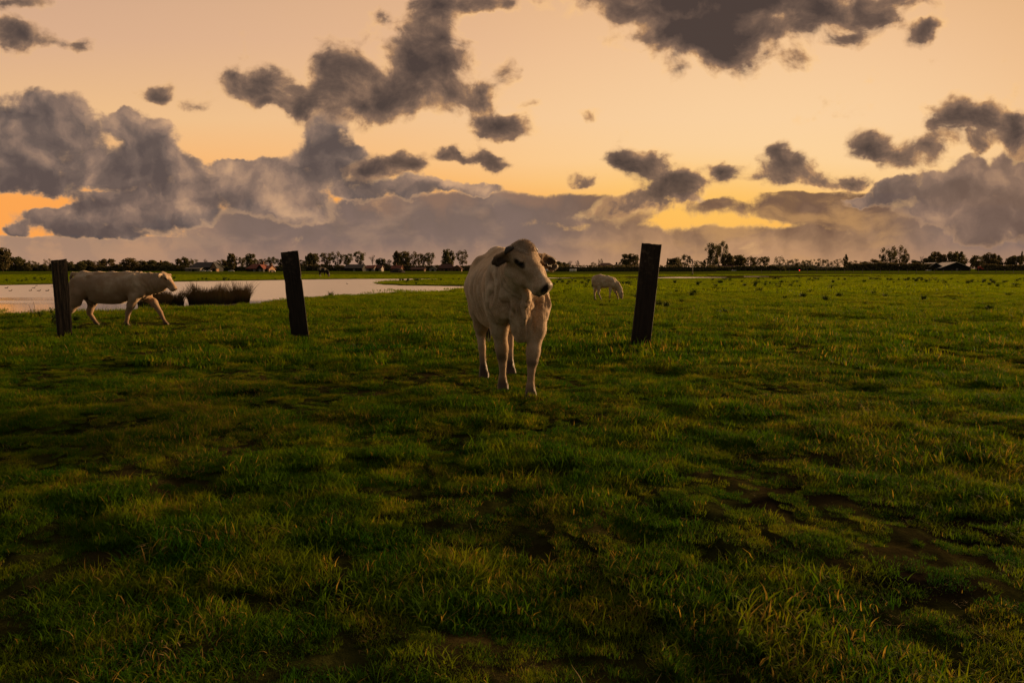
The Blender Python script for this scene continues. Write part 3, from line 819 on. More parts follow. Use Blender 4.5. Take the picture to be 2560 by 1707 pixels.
def coat_fn(base, dark, pied=False):
    def fn(q, b, out):
        a = q.n('ShaderNodeAttribute', attribute_name='coat'); mk = q.xyz(a.outputs['Vector'])
        tc_ = q.n('ShaderNodeTexCoord').outputs['Object']
        n1 = q.noise(tc_, 4.5, 5, .62, dim='3D'); hair = q.noise(q.vm('MULTIPLY', tc_, (38, 90, 14)), 1.0, 3, .6, dim='3D')
        c = q.mix(q.ss(n1, .36, .62), base, tuple(np.array(base) * (.66, .56, .46)))
        c = q.mix(q.mul(q.ss(hair, .42, .68), .28), c, tuple(np.array(base) * (.66, .56, .46)))
        c = q.mix(q.mul(mk[2], .75), c, (.25, .15, .085))  # walking cow's mottling; on the standing cow, fold shade put into the colour
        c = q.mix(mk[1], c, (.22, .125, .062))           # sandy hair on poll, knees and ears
        c = q.mix(mk[0], c, dark)                         # dark nose, ear linings, fetlocks
        q.put(b.inputs['Base Color'], c); b.inputs['Roughness'].default_value = .75
        b.inputs['Sheen Weight'].default_value = .8; b.inputs['Sheen Roughness'].default_value = .35; b.inputs['Sheen Tint'].default_value = (1.0, .82, .60, 1)
        q.put(b.inputs['Roughness'], q.ss(mk[0], 0, 1, .78, .42))
        bump(q, b, q.add(hair, q.mul(q.noise(tc_, 120, 2, dim='3D'), .5)), .006, .7)
    return fn
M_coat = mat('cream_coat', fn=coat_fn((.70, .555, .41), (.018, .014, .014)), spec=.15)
M_horn = mat('horn', (.045, .034, .028), .5); M_eye = mat('eye', (.006, .004, .003), .12, spec=.7); M_dark = mat('dark_tail_hair', (.030, .022, .016), .8)

def ellmask(V_, c, r, M=None, soft=.35):
    v = V_ - np.array(c); v = v @ M if M is not None else v
    return np.clip((1 + soft - np.sqrt(((v / np.array(r)) ** 2).sum(1))) / soft, 0, 1)
def fold_disp(V_, F_, amt_fn):
    """displace along approximate normals"""
    n_ = np.zeros_like(V_); P_ = V_[F_]; fn_ = np.cross(P_[:, 2] - P_[:, 0], P_[:, 3] - P_[:, 1])
    for k in range(4): np.add.at(n_, F_[:, k], fn_)
    n_ /= np.linalg.norm(n_, axis=1)[:, None] + 1e-9
    return V_ + n_ * amt_fn(V_, n_)[:, None]

def fur_fn(q, b, out):
    isl = q.n('ShaderNodeNewGeometry').outputs['Random Per Island']; mk = q.xyz(q.n('ShaderNodeAttribute', attribute_name='coat').outputs['Vector'])
    c = q.mix(isl, (.74, .60, .45), (.42, .30, .20)); c = q.mix(mk[1], c, (.20, .11, .055)); c = q.mix(mk[0], c, (.02, .016, .014)); q.put(b.inputs['Base Color'], c)
M_fur = mat('short_hair', fn=fur_fn, spec=.15)
def fur(root, V_, F_, coat, n, L, w, seed, sel=None, lift=.45):
    """short hairs lying back over the skin"""
    r_ = nz(seed); P_ = V_[F_]; fn_ = np.cross(P_[:, 2] - P_[:, 0], P_[:, 3] - P_[:, 1]); ar = np.linalg.norm(fn_, axis=1) + 1e-12
    wt = ar * (coat[F_[:, 0], 0] < .6) * (P_[:, 0, 2] > .12)
    if sel is not None: wt = wt * sel(P_[:, 0])
    i = r_.choice(len(F_), n, p=wt / wt.sum()); n_ = fn_[i] / ar[i][:, None]
    u = r_.uniform(0, 1, (n, 2)); b0 = P_[i]; c = b0[:, 0] + (b0[:, 1] - b0[:, 0]) * u[:, :1] + (b0[:, 3] - b0[:, 0]) * u[:, 1:]
    lay = np.array([-.35, 0, -1.0]) + r_.normal(0, .35, (n, 3)); lay -= n_ * (lay * n_).sum(1)[:, None]; lay /= np.linalg.norm(lay, axis=1)[:, None] + 1e-9
    d = lay + n_ * lift; d /= np.linalg.norm(d, axis=1)[:, None]; s_ = np.cross(d, n_); s_ /= np.linalg.norm(s_, axis=1)[:, None] + 1e-9
    l_ = (L * r_.uniform(.5, 1.3, n))[:, None]; v = np.stack([c - s_ * w, c + s_ * w, c + d * l_], 1).reshape(-1, 3)
    me = mesh_np('hair', v, np.arange(3 * n).reshape(n, 3), M_fur, False, {'coat': np.repeat(coat[F_[i, 0]], 3, 0)})
    return obj('hair', me, root)
def cow_object(name, V_, F_, coat, label, cat, loc, rz, group, mats=None):
    me = mesh_np(name, V_, F_, mats or M_coat, True, {'coat': coat})
    root = obj(name, me, loc=loc, rot=(0, 0, rz)); tag(root, label, cat, group)
    return root
def add_head_parts(root, T, s, horns=True, eyes=True):
    for y in (1, -1):
        if horns:
            m_ = MB(); m_.tube([T(-.005, y * .075, -.038), T(-.010, y * .115, -.026), T(.0, y * .148, -.026), T(.022, y * .172, -.036), T(.036, y * .180, -.046)], [.030 * s, .028 * s, .024 * s, .018 * s, .009 * s], 10)
            m_.build('horn', M_horn, root, True)
        if eyes:
            bm = bmesh.new(); bmesh.ops.create_uvsphere(bm, u_segments=14, v_segments=10, radius=.0215 * s)
            me = bpy.data.meshes.new('eye'); bm.to_mesh(me); bm.free(); me.materials.append(M_eye); me.polygons.foreach_set('use_smooth', [True] * len(me.polygons))
            obj('eye', me, root, loc=Vector(T(.162, y * .0985, -.060)))
def tail_tuft(root, p, L, s, seed, drift=(0, 0)):
    r_ = nz(seed); m_ = MB()
    for i in range(46):
        a = r_.uniform(0, 6.28); r0 = r_.uniform(0, .012) * s; r1 = r_.uniform(.005, .036) * s; l_ = L * r_.uniform(.6, 1)
        q = [(p[0] + math.cos(a) * (r0 + (r1 - r0) * math.sin(t_ * 2.4)) + drift[0] * t_, p[1] + math.sin(a) * (r0 + (r1 - r0) * math.sin(t_ * 2.4)) + drift[1] * t_, p[2] - l_ * t_) for t_ in (0, .33, .66, 1)]
        m_.tube(q, [.005 * s, .0045 * s, .003 * s, .001 * s], 3, False)
    return m_.build('tail_tuft', M_dark, root)

# --- the standing cow, facing the camera with her head turned --------------------------------------------------
def standing_cow():
    C0 = np.array([-.053, 6.74]); f2_ = np.array([.187, -.982]); f2_ /= np.linalg.norm(f2_); ang = math.atan2(f2_[1], f2_[0])
    fd = Field((-1.05, -.52, -.03), (1.62, .60, 1.58), .0115)
    K = .06
    # trunk
    fd.chain([((.50, 0, .95), .265), ((.20, 0, .94), .315), ((-.10, 0, .935), .340), ((-.40, 0, .98), .315), ((-.66, 0, 1.07), .245)], .10, ((0, 1, 0), 1.04))
    fd.chain([((.46, 0, 1.20), .10), ((.15, 0, 1.225), .085), ((-.25, 0, 1.27), .08), ((-.55, 0, 1.285), .085), ((-.84, 0, 1.24), .06)], .09)
    for y in (1, -1):
        fd.ell((-.44, y * .20, 1.235), (.07, .05, .05), .05)             # hooks
        fd.ell((-.60, y * .17, 1.03), (.24, .13, .26), .08)              # thigh mass
        fd.ell((.48, y * .165, .97), (.17, .115, .30), .07)              # shoulder blade
        fd.ell((.61, y * .150, .84), (.12, .095, .17), .05)              # point of shoulder
        fd.ell((-.86, y * .09, 1.14), (.05, .05, .05), .04)              # pins
    fd.ell((-.05, 0, .70), (.42, .27, .15), .10)                         # belly
    fd.ell((.66, 0, .66), (.13, .075, .15), .06)                        # brisket
    fd.cone((.70, 0, .82), .12, (.70, 0, .56), .050, .05)
    # neck up to the head and throat folds
    H = np.array([.975, -.048, 1.345])
    fwdw = np.array([math.sin(R(47)) * math.cos(R(38)), -math.cos(R(47)) * math.cos(R(38)), -math.sin(R(38))])
    ca_, sa_ = math.cos(-ang), math.sin(-ang)
    tl = lambda v: np.array([v[0] * ca_ - v[1] * sa_, v[0] * sa_ + v[1] * ca_, v[2]])
    Mh = frame(tl(fwdw), (0.05, -.04, 1))
    fd.chain([((.50, 0, 1.08), .235), ((.74, -.005, 1.12), .195), ((.93, -.02, 1.21), .15)], .07, ((0, 1, 0), 1.22))
    fd.chain([((.45, 0, 1.24), .09), ((.74, -.01, 1.29), .085), ((.95, -.03, 1.31), .085)], .07)
    T0 = lambda *p: H + Mh @ np.array(p)
    fd.chain([((.70, 0, .60), .055), ((.80, .010, .76), .050), ((.88, .020, .93), .052), (T0(.10, 0, -.20), .055)], .035, ((0, 1, 0), 1.7))
    T = head_prims(fd, H, Mh, .95, ear_drop=.030, left_out=.095, prop=(.91, 1.10, 1.04))
    # legs: cow's left fore steps forward
    KL = .05
    leg(fd, [((.60, .165, .84), .125), ((.665, .150, .62), .082), ((.715, .110, .42), .054), ((.735, .098, .335), .050)], KL)
    leg(fd, [((.735, .098, .335), .048), ((.742, .088, .26), .034), ((.748, .080, .13), .032), ((.752, .078, .095), .040), ((.768, .076, .045), .038)], .02)
    hoof(fd, (.780, .074, .0), .12, 1.05)
    leg(fd, [((.52, -.165, .84), .125), ((.44, -.150, .62), .080), ((.375, -.115, .42), .054), ((.350, -.105, .335), .050)], KL)
    leg(fd, [((.350, -.105, .335), .048), ((.335, -.100, .26), .034), ((.300, -.095, .13), .032), ((.292, -.094, .095), .040), ((.30, -.094, .045), .038)], .02)
    hoof(fd, (.315, -.094, .0), -.05, 1.05)
    leg(fd, [((-.52, -.19, .96), .17), ((-.44, -.195, .74), .115), ((-.53, -.180, .56), .068), ((-.60, -.172, .46), .050)], .06)
    leg(fd, [((-.60, -.172, .46), .050), ((-.545, -.168, .32), .037), ((-.475, -.166, .13), .034), ((-.462, -.165, .09), .041), ((-.445, -.165, .045), .038)], .022)
    hoof(fd, (-.435, -.165, .0), -.05, 1.05)
    leg(fd, [((-.60, .19, .96), .17), ((-.58, .195, .74), .115), ((-.70, .182, .56), .068), ((-.77, .175, .47), .050)], .06)
    leg(fd, [((-.77, .175, .47), .050), ((-.735, .170, .32), .037), ((-.685, .166, .13), .034), ((-.675, .165, .09), .041), ((-.66, .165, .045), .038)], .022)
    hoof(fd, (-.65, .165, .0), .05, 1.05)
    fd.ell((-.36, 0, .62), (.13, .10, .07), .05)
    # tail
    fd.chain([((-.84, 0, 1.24), .045), ((-.93, 0, 1.16), .030), ((-.955, -.01, .95), .022), ((-.93, -.03, .62), .018), ((-.90, -.04, .52), .015)], .03)
    V_, F_ = fd.surface(); V_ = smooth_v(V_, F_, 2)
    def folds(P_, n_):
        x, y, z = P_.T
        neck = np.clip((x - .30) / .25, 0, 1) * np.clip((1.12 - x) / .12, 0, 1) * np.clip((z - .62) / .2, 0, 1) * (np.linalg.norm(P_ - T(.22, 0, -.1), axis=1) > .30)
        ph = x * 74 + z * 26 + fbm(x * 2, z, 4, 3, 90) * 16 + np.abs(y) * 10
        d = neck * .015 * (np.abs(np.sin(ph * .5)) * 2 - 1.2)
        rib = np.clip((.35 - x) / .15, 0, 1) * np.clip((x + .35) / .2, 0, 1) * np.clip((z - .66) / .1, 0, 1) * np.clip((1.18 - z) / .1, 0, 1)
        d += np.clip((x - .25) / .1, 0, 1) * np.clip((.62 - x) / .1, 0, 1) * np.clip((z - .6) / .1, 0, 1) * .006 * np.sin(x * 38 + z * 12)
        d += rib * .013 * np.sin(x * 50 + z * 10 + fbm(x, z, 4, 2, 93) * 5)
        chest = np.clip((x - .55) / .1, 0, 1) * np.clip((1.02 - z) / .2, 0, 1) * np.clip((z - .5) / .1, 0, 1) * (np.abs(y) < .13)
        d += chest * .006 * np.sin(y * 120 + fbm(z, y, 5, 2, 91) * 5)
        return d + fbm(x * 1.3, z + y, 14, 3, 92) * .004
    V_ = fold_disp(V_, F_, folds)
    x, y, z = V_.T
    dk = np.zeros(len(V_)); sn = np.zeros(len(V_))
    dk = np.maximum(dk, ellmask(V_, T(.515, 0, -.112), (.044, .066, .054), Mh, .35)); dk = np.maximum(dk, .8 * ellmask(V_, T(.455, 0, -.20), (.05, .05, .020), Mh, .5))
    for s_ in (1, -1):
        dk = np.maximum(dk, .85 * ellmask(V_, T(.075 + .08 * (s_ > 0), s_ * (.215 + .09 * (s_ > 0)), -.105), (.045, .065, .055), Mh, .6))
        dk = np.maximum(dk, .75 * ellmask(V_, T(.05 + .08 * (s_ > 0), s_ * (.285 + .09 * (s_ > 0)), -.12), (.05, .035, .07), Mh, .6))
        dk = np.maximum(dk, .95 * ellmask(V_, T(.168, s_ * .108, -.064), (.050, .035, .028), Mh, .4))
    fet = np.clip((.115 - z) / .05, 0, 1); hind = x < -.2
    dk = np.maximum(dk, np.where(hind, np.clip((.28 - z) / .14, 0, 1) * .9, np.clip((.15 - z) / .07, 0, 1) * .8))
    dk = np.maximum(dk, .6 * np.exp(-((z - .33) / .040) ** 2) * (x > .2) * (z < .5))
    sn = np.maximum(ellmask(V_, T(.0, 0, .0), (.10, .11, .06), Mh, .8) * .45, ellmask(V_, T(.14, 0, -.03), (.12, .075, .06), Mh, .8) * .35)
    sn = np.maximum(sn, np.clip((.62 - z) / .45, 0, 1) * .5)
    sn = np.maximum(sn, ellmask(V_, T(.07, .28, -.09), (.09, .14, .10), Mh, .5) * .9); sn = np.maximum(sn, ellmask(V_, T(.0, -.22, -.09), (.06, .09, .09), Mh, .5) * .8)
    fold_shade = np.clip(-(folds(V_, None)) / .012, 0, 1) * (z > .5)  # valleys of the folds: crease shade painted as darker tan
    coat = np.stack([dk, sn, fold_shade], 1)
    zg = gz(C0[0], C0[1])
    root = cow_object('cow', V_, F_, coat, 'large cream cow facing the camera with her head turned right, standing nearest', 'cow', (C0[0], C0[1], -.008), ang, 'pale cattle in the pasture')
    add_head_parts(root, T, .965)
    fur(root, V_, F_, coat, 70000, .012, .0015, 61, lift=.28)
    pc = T(.015, 0, -.005); tf = fur(root, V_, F_, np.stack([coat[:, 0] * 0, np.clip(.32 + fbm(V_[:, 0], V_[:, 1] + V_[:, 2], 22, 2, 99) * 1.2, 0, 1), coat[:, 0] * 0], 1), 1700, .028, .0022, 62, lambda p: (np.linalg.norm(p - pc, axis=1) < .10).astype(float), .5); tf.name = 'hair_tuft'
    tail_tuft(root, (-.90, -.04, .56), .22, 1.0, 5)
    return root
standing = standing_cow()


# --- side-on cattle -----------------------------------------------------------------------------------------
def side_mark(V_, T, Mh, dorsal=True, s=1.0, fet=.09):
    dk = np.zeros(len(V_)); z = V_[:, 2]
    dk = np.maximum(dk, ellmask(V_, T(.515, 0, -.112), (.040 * s, .062 * s, .050 * s), Mh, .4) * .9)
    for y in (1, -1):
        dk = np.maximum(dk, .7 * ellmask(V_, T(.075, y * .22, -.11), (.04 * s, .06 * s, .06 * s), Mh, .5)); dk = np.maximum(dk, .7 * ellmask(V_, T(.165, y * .115, -.062), (.042 * s, .03 * s, .024 * s), Mh, .5))
    dk = np.maximum(dk, np.clip((fet - z) / (fet * .6), 0, 1) * .75)
    sn = np.maximum(ellmask(V_, T(.0, 0, .0), (.10 * s, .10 * s, .06 * s), Mh, .6) * .5, np.clip((.42 - z) / .35, 0, 1) * .35)
    return dk, sn
def walking_cow():
    """young cow in mid stride, heading to the right"""
    ox = gpt(312, 813); px_ = ox.y / FPX * 1.004
    X_ = lambda px: (px - 312) * px_; Z_ = lambda py: (815.5 - py) * px_ * 1.0
    q = lambda px, py, y=0.0: (X_(px), y, Z_(py))
    fd = Field((-1.30, -.42, -.03), (1.30, .42, 1.28), .0125)
    fd.chain([(q(345, 714), .225), (q(315, 717), .245), (q(280, 721), .272), (q(245, 717), .255), (q(215, 709), .205)], .09, ((0, 1, 0), 1.08))
    fd.chain([(q(352, 690), .055), (q(320, 690), .06), (q(285, 690), .06), (q(250, 692), .06), (q(212, 690), .07), (q(194, 690), .05)], .08)
    fd.ell(q(262, 743), (.31, .20, .15), .08); fd.ell(q(292, 743), (.24, .19, .14), .07)
    for y in (1, -1):
        fd.ell(q(236, 692, y * .15), (.06, .045, .045), .05); fd.ell(q(205, 722, y * .13), (.19, .10, .24), .07)
        fd.ell(q(343, 716, y * .14), (.13, .09, .24), .06); fd.ell(q(358, 731, y * .12), (.10, .08, .12), .05)
    fd.chain([(q(345, 710), .215), (q(373, 712), .190), (q(400, 711), .148)], .07, ((0, 1, 0), 1.2))
    fd.chain([(q(345, 694), .07), (q(375, 692), .06), (q(408, 692), .06)], .06)
    fd.chain([(q(352, 738), .115), (q(370, 728), .085), (q(390, 725), .075), (q(404, 721), .07)], .05, ((0, 1, 0), 1.3))
    s = .79; Mh = frame((math.cos(R(48)), -.06, -math.sin(R(48))), (0, 0, 1)); H = np.array(q(414.5, 683))
    T = head_prims(fd, H, Mh, s, ear_drop=-.02)
    Q = q
    # near fore (upright) and far fore (reaching forward)
    leg(fd, [(Q(343, 742, -.12), .105), (Q(333, 762, -.12), .072), (Q(323, 783, -.115), .046)], .05)
    leg(fd, [(Q(323, 783, -.115), .049), (Q(321, 795, -.11), .036), (Q(318, 805, -.11), .039), (Q(318, 809, -.11), .038)], .02); hoof(fd, Q(319, 815, -.11), 0, .9)
    leg(fd, [(Q(352, 742, .12), .105), (Q(374, 758, .12), .070), (Q(389, 783, .115), .046)], .05)
    leg(fd, [(Q(389, 783, .115), .049), (Q(394, 795, .11), .036), (Q(399, 805, .11), .034), (Q(401, 809, .11), .034)], .02); hoof(fd, Q(402, 814, .11), 0, .9)
    # far hind (upright) and near hind (pushing off behind)
    leg(fd, [(Q(210, 735, .13), .14), (Q(219, 757, .13), .090), (Q(213, 776, .125), .055), (Q(211, 785, .12), .046)], .055)
    leg(fd, [(Q(211, 785, .12), .046), (Q(218, 797, .12), .037), (Q(225, 808, .12), .039)], .02); hoof(fd, Q(227, 815, .12), 0, .9)
    leg(fd, [(Q(204, 735, -.13), .14), (Q(197, 756, -.13), .095), (Q(186, 773, -.13), .058), (Q(177, 781, -.13), .046)], .055)
    leg(fd, [(Q(177, 781, -.13), .045), (Q(175, 794, -.13), .032), (Q(171, 805, -.13), .034)], .02); hoof(fd, Q(169, 812, -.13), -.2, .9)
    fd.ell(q(232, 753), (.11, .08, .075), .05); fd.cone(q(236, 760, -.02), .022, q(237, 766, -.02), .010, .015)
    fd.chain([(q(194, 688), .05), (q(184, 686), .032), (q(179, 695), .024), (q(179, 715), .020), (q(179, 742), .016)], .03)
    V_, F_ = fd.surface(); V_ = smooth_v(V_, F_, 2)
    def folds(P_, n_):
        x, y, z = P_.T
        nk = np.clip((x - .15) / .2, 0, 1) * np.clip((.72 - x) / .1, 0, 1) * np.clip((z - .45) / .1, 0, 1)
        return nk * .005 * np.sin(x * 60 + z * 22 + fbm(x, z, 4, 2, 95) * 9) + fbm(x, z + y, 6, 3, 96) * .012
    V_ = fold_disp(V_, F_, folds)
    dk, sn = side_mark(V_, T, Mh, s=s, fet=.13)
    x, y, z = V_.T
    tail = (x < X_(186)) * (z > Z_(750)) * (z < Z_(686)); dk = np.maximum(dk, .55 * tail * (z < Z_(690)) * (x < X_(183)))
    dk = np.maximum(dk, ellmask(V_, q(232, 756), (.14, .10, .08), None, .5) * .55)
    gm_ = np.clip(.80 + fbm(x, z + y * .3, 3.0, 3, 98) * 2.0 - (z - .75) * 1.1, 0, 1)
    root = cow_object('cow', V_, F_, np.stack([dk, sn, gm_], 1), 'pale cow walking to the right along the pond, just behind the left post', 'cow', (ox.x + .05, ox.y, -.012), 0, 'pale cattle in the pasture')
    add_head_parts(root, T, s, horns=False)
    tail_tuft(root, q(179, 738), .17, .9, 6, (.0, 0))
    return root
walking = walking_cow()

def grazer(label, cat, loc, s, h, pied=False, M_=None, group='pale cattle in the pasture', flip=False):
    """young animal grazing, head down to the right; numbers are photo pixels of the calf at 26 m"""
    u = .0149; q = lambda px, py, y=0.0: ((px - 1513) * u, y, (750.5 - py) * u)
    fd = Field((-.72, -.34, -.03), (.78, .34, 1.02), h)
    fd.chain([(q(1526, 706.5), .185), (q(1512, 705), .205), (q(1499, 702.5), .215), (q(1491, 701), .185)], .07, ((0, 1, 0), 1.1))
    fd.chain([(q(1534, 699), .06), (q(1518, 694), .055), (q(1500, 691.5), .06), (q(1486, 693.5), .05)], .06)
    fd.ell(q(1506, 711.5), (.19, .145, .12), .06)
    for y in (1, -1):
        fd.ell(q(1491, 706, y * .09), (.12, .08, .18), .05); fd.ell(q(1528, 708, y * .10), (.10, .07, .17), .05)
    fd.chain([(q(1527, 705), .175), (q(1539, 713), .125), (q(1547, 723), .095), (q(1551, 730), .085)], .05, ((0, 1, 0), 1.25))
    fd.chain([(q(1534, 699), .05), (q(1544, 708), .045), (q(1552, 722), .045)], .05)
    Mh = frame((.12, -.05, -1), (1, 0, .15)); H = np.array(q(1556.5, 728.5)); hs = .60
    T = head_prims(fd, H, Mh, hs, ear_drop=.0)
    leg(fd, [(q(1526, 713, -.09), .085), (q(1524.5, 723, -.09), .052), (q(1524, 732, -.09), .034)], .04); leg(fd, [(q(1524, 732, -.09), .033), (q(1523.5, 740, -.09), .024), (q(1523, 746.5, -.09), .027)], .015); hoof(fd, q(1523, 750.5, -.09), 0, .7)
    leg(fd, [(q(1531, 713, .09), .085), (q(1538, 727, .09), .052), (q(1542, 735, .09), .034)], .04); leg(fd, [(q(1542, 735, .09), .033), (q(1544.5, 742, .09), .024), (q(1545.5, 746.5, .09), .027)], .015); hoof(fd, q(1546, 750.5, .09), 0, .7)
    leg(fd, [(q(1493, 712, -.10), .11), (q(1496, 723, -.10), .065), (q(1495, 733, -.10), .036)], .04); leg(fd, [(q(1495, 733, -.10), .035), (q(1499, 741, -.10), .025), (q(1501, 746.5, -.10), .027)], .015); hoof(fd, q(1502, 750.5, -.10), 0, .7)
    leg(fd, [(q(1489, 712, .10), .11), (q(1489, 724, .10), .065), (q(1487, 733, .10), .036)], .04); leg(fd, [(q(1487, 733, .10), .035), (q(1488, 741, .10), .026), (q(1488.5, 746.5, .10), .028)], .015); hoof(fd, q(1489, 750.5, .10), 0, .75)
    fd.chain([(q(1486, 693), .04), (q(1481.5, 694.5), .024), (q(1480, 702), .017), (q(1480, 712), .013)], .025)
    V_, F_ = fd.surface(); V_ = smooth_v(V_, F_, 2)
    V_ = fold_disp(V_, F_, lambda P_, n_: fbm(P_[:, 0], P_[:, 2] + P_[:, 1], 8, 3, 97) * .012)
    if pied:
        x, y, z = V_.T; white = np.maximum(ellmask(V_, q(1499, 696), (.09, .4, .16), None, .15), ellmask(V_, q(1529, 699), (.075, .4, .13), None, .15))
        white = np.maximum(white, (z < .22) * .35); co = np.stack([1 - white, white * 0, white * 0], 1)
    else:
        dk, sn = side_mark(V_, T, Mh, s=hs, fet=.16); co = np.stack([dk, sn, sn * 0], 1)
    root = cow_object('cow' if cat == 'cow' else 'calf', V_, F_, co, label, cat, loc, 0, group)
    root.scale = (s, s, s)
    if not pied: add_head_parts(root, T, hs, horns=False)
    tail_tuft(root, q(1480, 711), .11, .7, 7)
    return root
c3 = gpt(1513, 750); calf = grazer('small cream calf grazing in the mid field, head down beside the right post', 'calf', (c3.x, c3.y, -.012), 1.0, .0115)
c4 = gp(808, 692.5); c4.z = gz(c4.x, c4.y)
pied = grazer('distant black and white cow grazing on the far bank of the pond', 'cow', (c4.x, c4.y, c4.z), 1.42, .020, True, group=None)
# ------------------------------------------------------------------ trees along the horizon
def leaf_fn(base, var):
    def fn(q, b, out):
        oi = q.n('ShaderNodeObjectInfo').outputs['Random']; isl = q.n('ShaderNodeNewGeometry').outputs['Random Per Island']
        c = q.mix(oi, base, var); c = q.mix(q.mul(isl, .6), c, tuple(np.array(base) * 1.7))
        q.put(b.inputs['Base Color'], c)
        tr = q.n('ShaderNodeBsdfTranslucent'); q.put(tr.inputs[0], c); ms = q.n('ShaderNodeMixShader'); ms.inputs[0].default_value = .35
        q.t.links.new(b.outputs[0], ms.inputs[1]); q.t.links.new(tr.outputs[0], ms.inputs[2]); q.t.links.new(ms.outputs[0], out.inputs[0])
    return fn
M_leaf = mat('tree_leaves', fn=leaf_fn((.085, .082, .034), (.120, .082, .040)), spec=.1)
M_bark = mat('tree_bark', (.040, .030, .024), .9, spec=.1)
def leaf_cards(C_, size, r_):
    n = len(C_); a = r_.normal(0, 1, (n, 3)); a /= np.linalg.norm(a, axis=1)[:, None]; b = np.cross(a, r_.normal(0, 1, (n, 3))); b /= np.linalg.norm(b, axis=1)[:, None]
    s_ = (size * r_.uniform(.5, 1.3, n))[:, None]; a = a * s_; b = b * s_ * .7
    V_ = np.stack([C_ - a - b, C_ + a - b * .6, C_ + a * .9 + b, C_ - a * .7 + b], 1).reshape(-1, 3)
    return V_, np.arange(4 * n).reshape(n, 4)
def tree_meshes(kind, seed):
    """unit tree: 1 m tall, about 1 m wide; returns trunk mesh, crown mesh or None"""
    r_ = nz(seed); W = MB()
    P_ = dict(dense=(.08, 34, .17, 60, .040), open=(.26, 28, .12, 44, .025), vase=(.30, 32, .115, 42, .025), column=(.16, 26, .15, 50, .036), conifer=(.05, 30, .12, 44, .034), bush=(.0, 26, .22, 60, .05), bare=(.2, 0, 0, 0, 0), sparse=(.30, 22, .12, 24, .026), tall=(.22, 60, .115, 42, .020))[kind]
    z0, nc, cr, nl, ls = P_
    top = .96 if kind != 'bush' else .5
    bend = r_.normal(0, .03, 2)
    tp = [(0, 0, -.02), (bend[0] * .5, bend[1] * .5, .25), (bend[0], bend[1], .5), (bend[0] * 1.3, bend[1] * 1.3, top * .85)]
    W.tube(tp, [.030, .022, .016, .005], 6)
    cl = []
    for i in range(nc):
        u_ = (i + .5) / nc; a = r_.uniform(0, 6.28)
        if kind == 'dense': z = z0 + .12 + (0.80 - z0) * u_ ; R_ = .40 * math.sqrt(max(.05, 1 - ((z - .52) / .50) ** 2))
        elif kind == 'open': z = z0 + .10 + (.86 - z0 - .05) * u_; R_ = .42 * math.sqrt(max(.05, 1 - ((z - .64) / .38) ** 2))
        elif kind == 'vase': z = z0 + (.90 - z0) * u_ ** .7; R_ = .10 + .36 * ((z - z0) / (.92 - z0)) ** .6 * (1 if z < .82 else .75)
        elif kind == 'sparse': z = z0 + .06 + (.86 - z0) * u_; R_ = .42 * math.sqrt(max(.05, 1 - ((z - .66) / .40) ** 2))
        elif kind == 'tall': z = z0 + (.92 - z0) * u_; R_ = .46 * (.62 + .38 * math.sin(u_ * 7 + seed)) * (1 if u_ < .88 else .65)
        elif kind == 'column': z = z0 + (.90 - z0) * u_; R_ = .34 * math.sin(math.pi * min(1, .15 + .85 * u_)) + .04
        elif kind == 'conifer': z = z0 + .06 + .82 * u_; R_ = .40 * (1 - u_) + .02
        else: z = .12 + .62 * u_; R_ = .40 * math.sqrt(max(.05, 1 - ((z - .30) / .62) ** 2))
        rr_ = R_ * math.sqrt(r_.uniform(.15, 1)); c = np.array([math.cos(a) * rr_, math.sin(a) * rr_, z]); cl.append(c)
        if kind != 'bush' and i % 2 == 0:
            z1 = max(z0 * .8, z - .22 - .3 * rr_); k = min(1, z1 / .82)
            s_ = np.array([bend[0] * 1.3 * k, bend[1] * 1.3 * k, z1]); m_ = (s_ + c) / 2 + np.array([0, 0, -.03]) + r_.normal(0, .012, 3)
            W.tube([s_, m_, c], [.010, .006, .0025], 4, False)
    if kind == 'bare' or kind == 'sparse' or kind == 'vase':
        def br(p, d, L, rad, dep):
            e = p + d * L; W.tube([p, (p + e) / 2 + r_.normal(0, .012, 3) * L * 3, e], [rad, rad * .8, rad * .55], 3, False)
            if dep == 0: return
            for _ in range(3 if kind == 'bare' else 2):
                nd_ = d + r_.normal(0, .42, 3) + np.array([0, 0, .22]); nd_ /= np.linalg.norm(nd_); br(e - d * L * r_.uniform(0, .35), nd_, L * r_.uniform(.62, .80), rad * .58, dep - 1)
        for k in range(9 if kind == 'bare' else 5):
            a = r_.uniform(0, 6.28); sl_ = r_.uniform(.35, .75); d = np.array([math.cos(a) * sl_, math.sin(a) * sl_, 1.0]); d /= np.linalg.norm(d)
            z1 = r_.uniform(.25, .5); br(np.array([bend[0] * z1 * 1.5, bend[1] * z1 * 1.5, z1]), d, .17, .010, 3 if kind == 'bare' else 2)
    tm = W.mesh('trunk', M_bark)
    if not cl: return tm, None
    C_ = []
    for c in cl:
        n = int(nl * r_.uniform(.6, 1.4)); q = r_.normal(0, 1, (n, 3)); q /= np.linalg.norm(q, axis=1)[:, None]
        q *= (cr * r_.uniform(.2, 1.0, n) ** .5 * r_.uniform(.7, 1.2))[:, None]; q[:, 2] *= .72
        C_.append(c + q)
    V_, F_ = leaf_cards(np.concatenate(C_), ls, r_)
    return tm, mesh_np('crown', V_, F_, M_leaf)
TM = {}
for ki, (kd, nvar) in enumerate((('dense', 5), ('open', 4), ('vase', 4), ('column', 1), ('conifer', 1), ('bush', 4), ('bare', 3), ('sparse', 4), ('tall', 3))):
    TM[kd] = [tree_meshes(kd, 300 + 20 * ki + j) for j in range(nvar)]
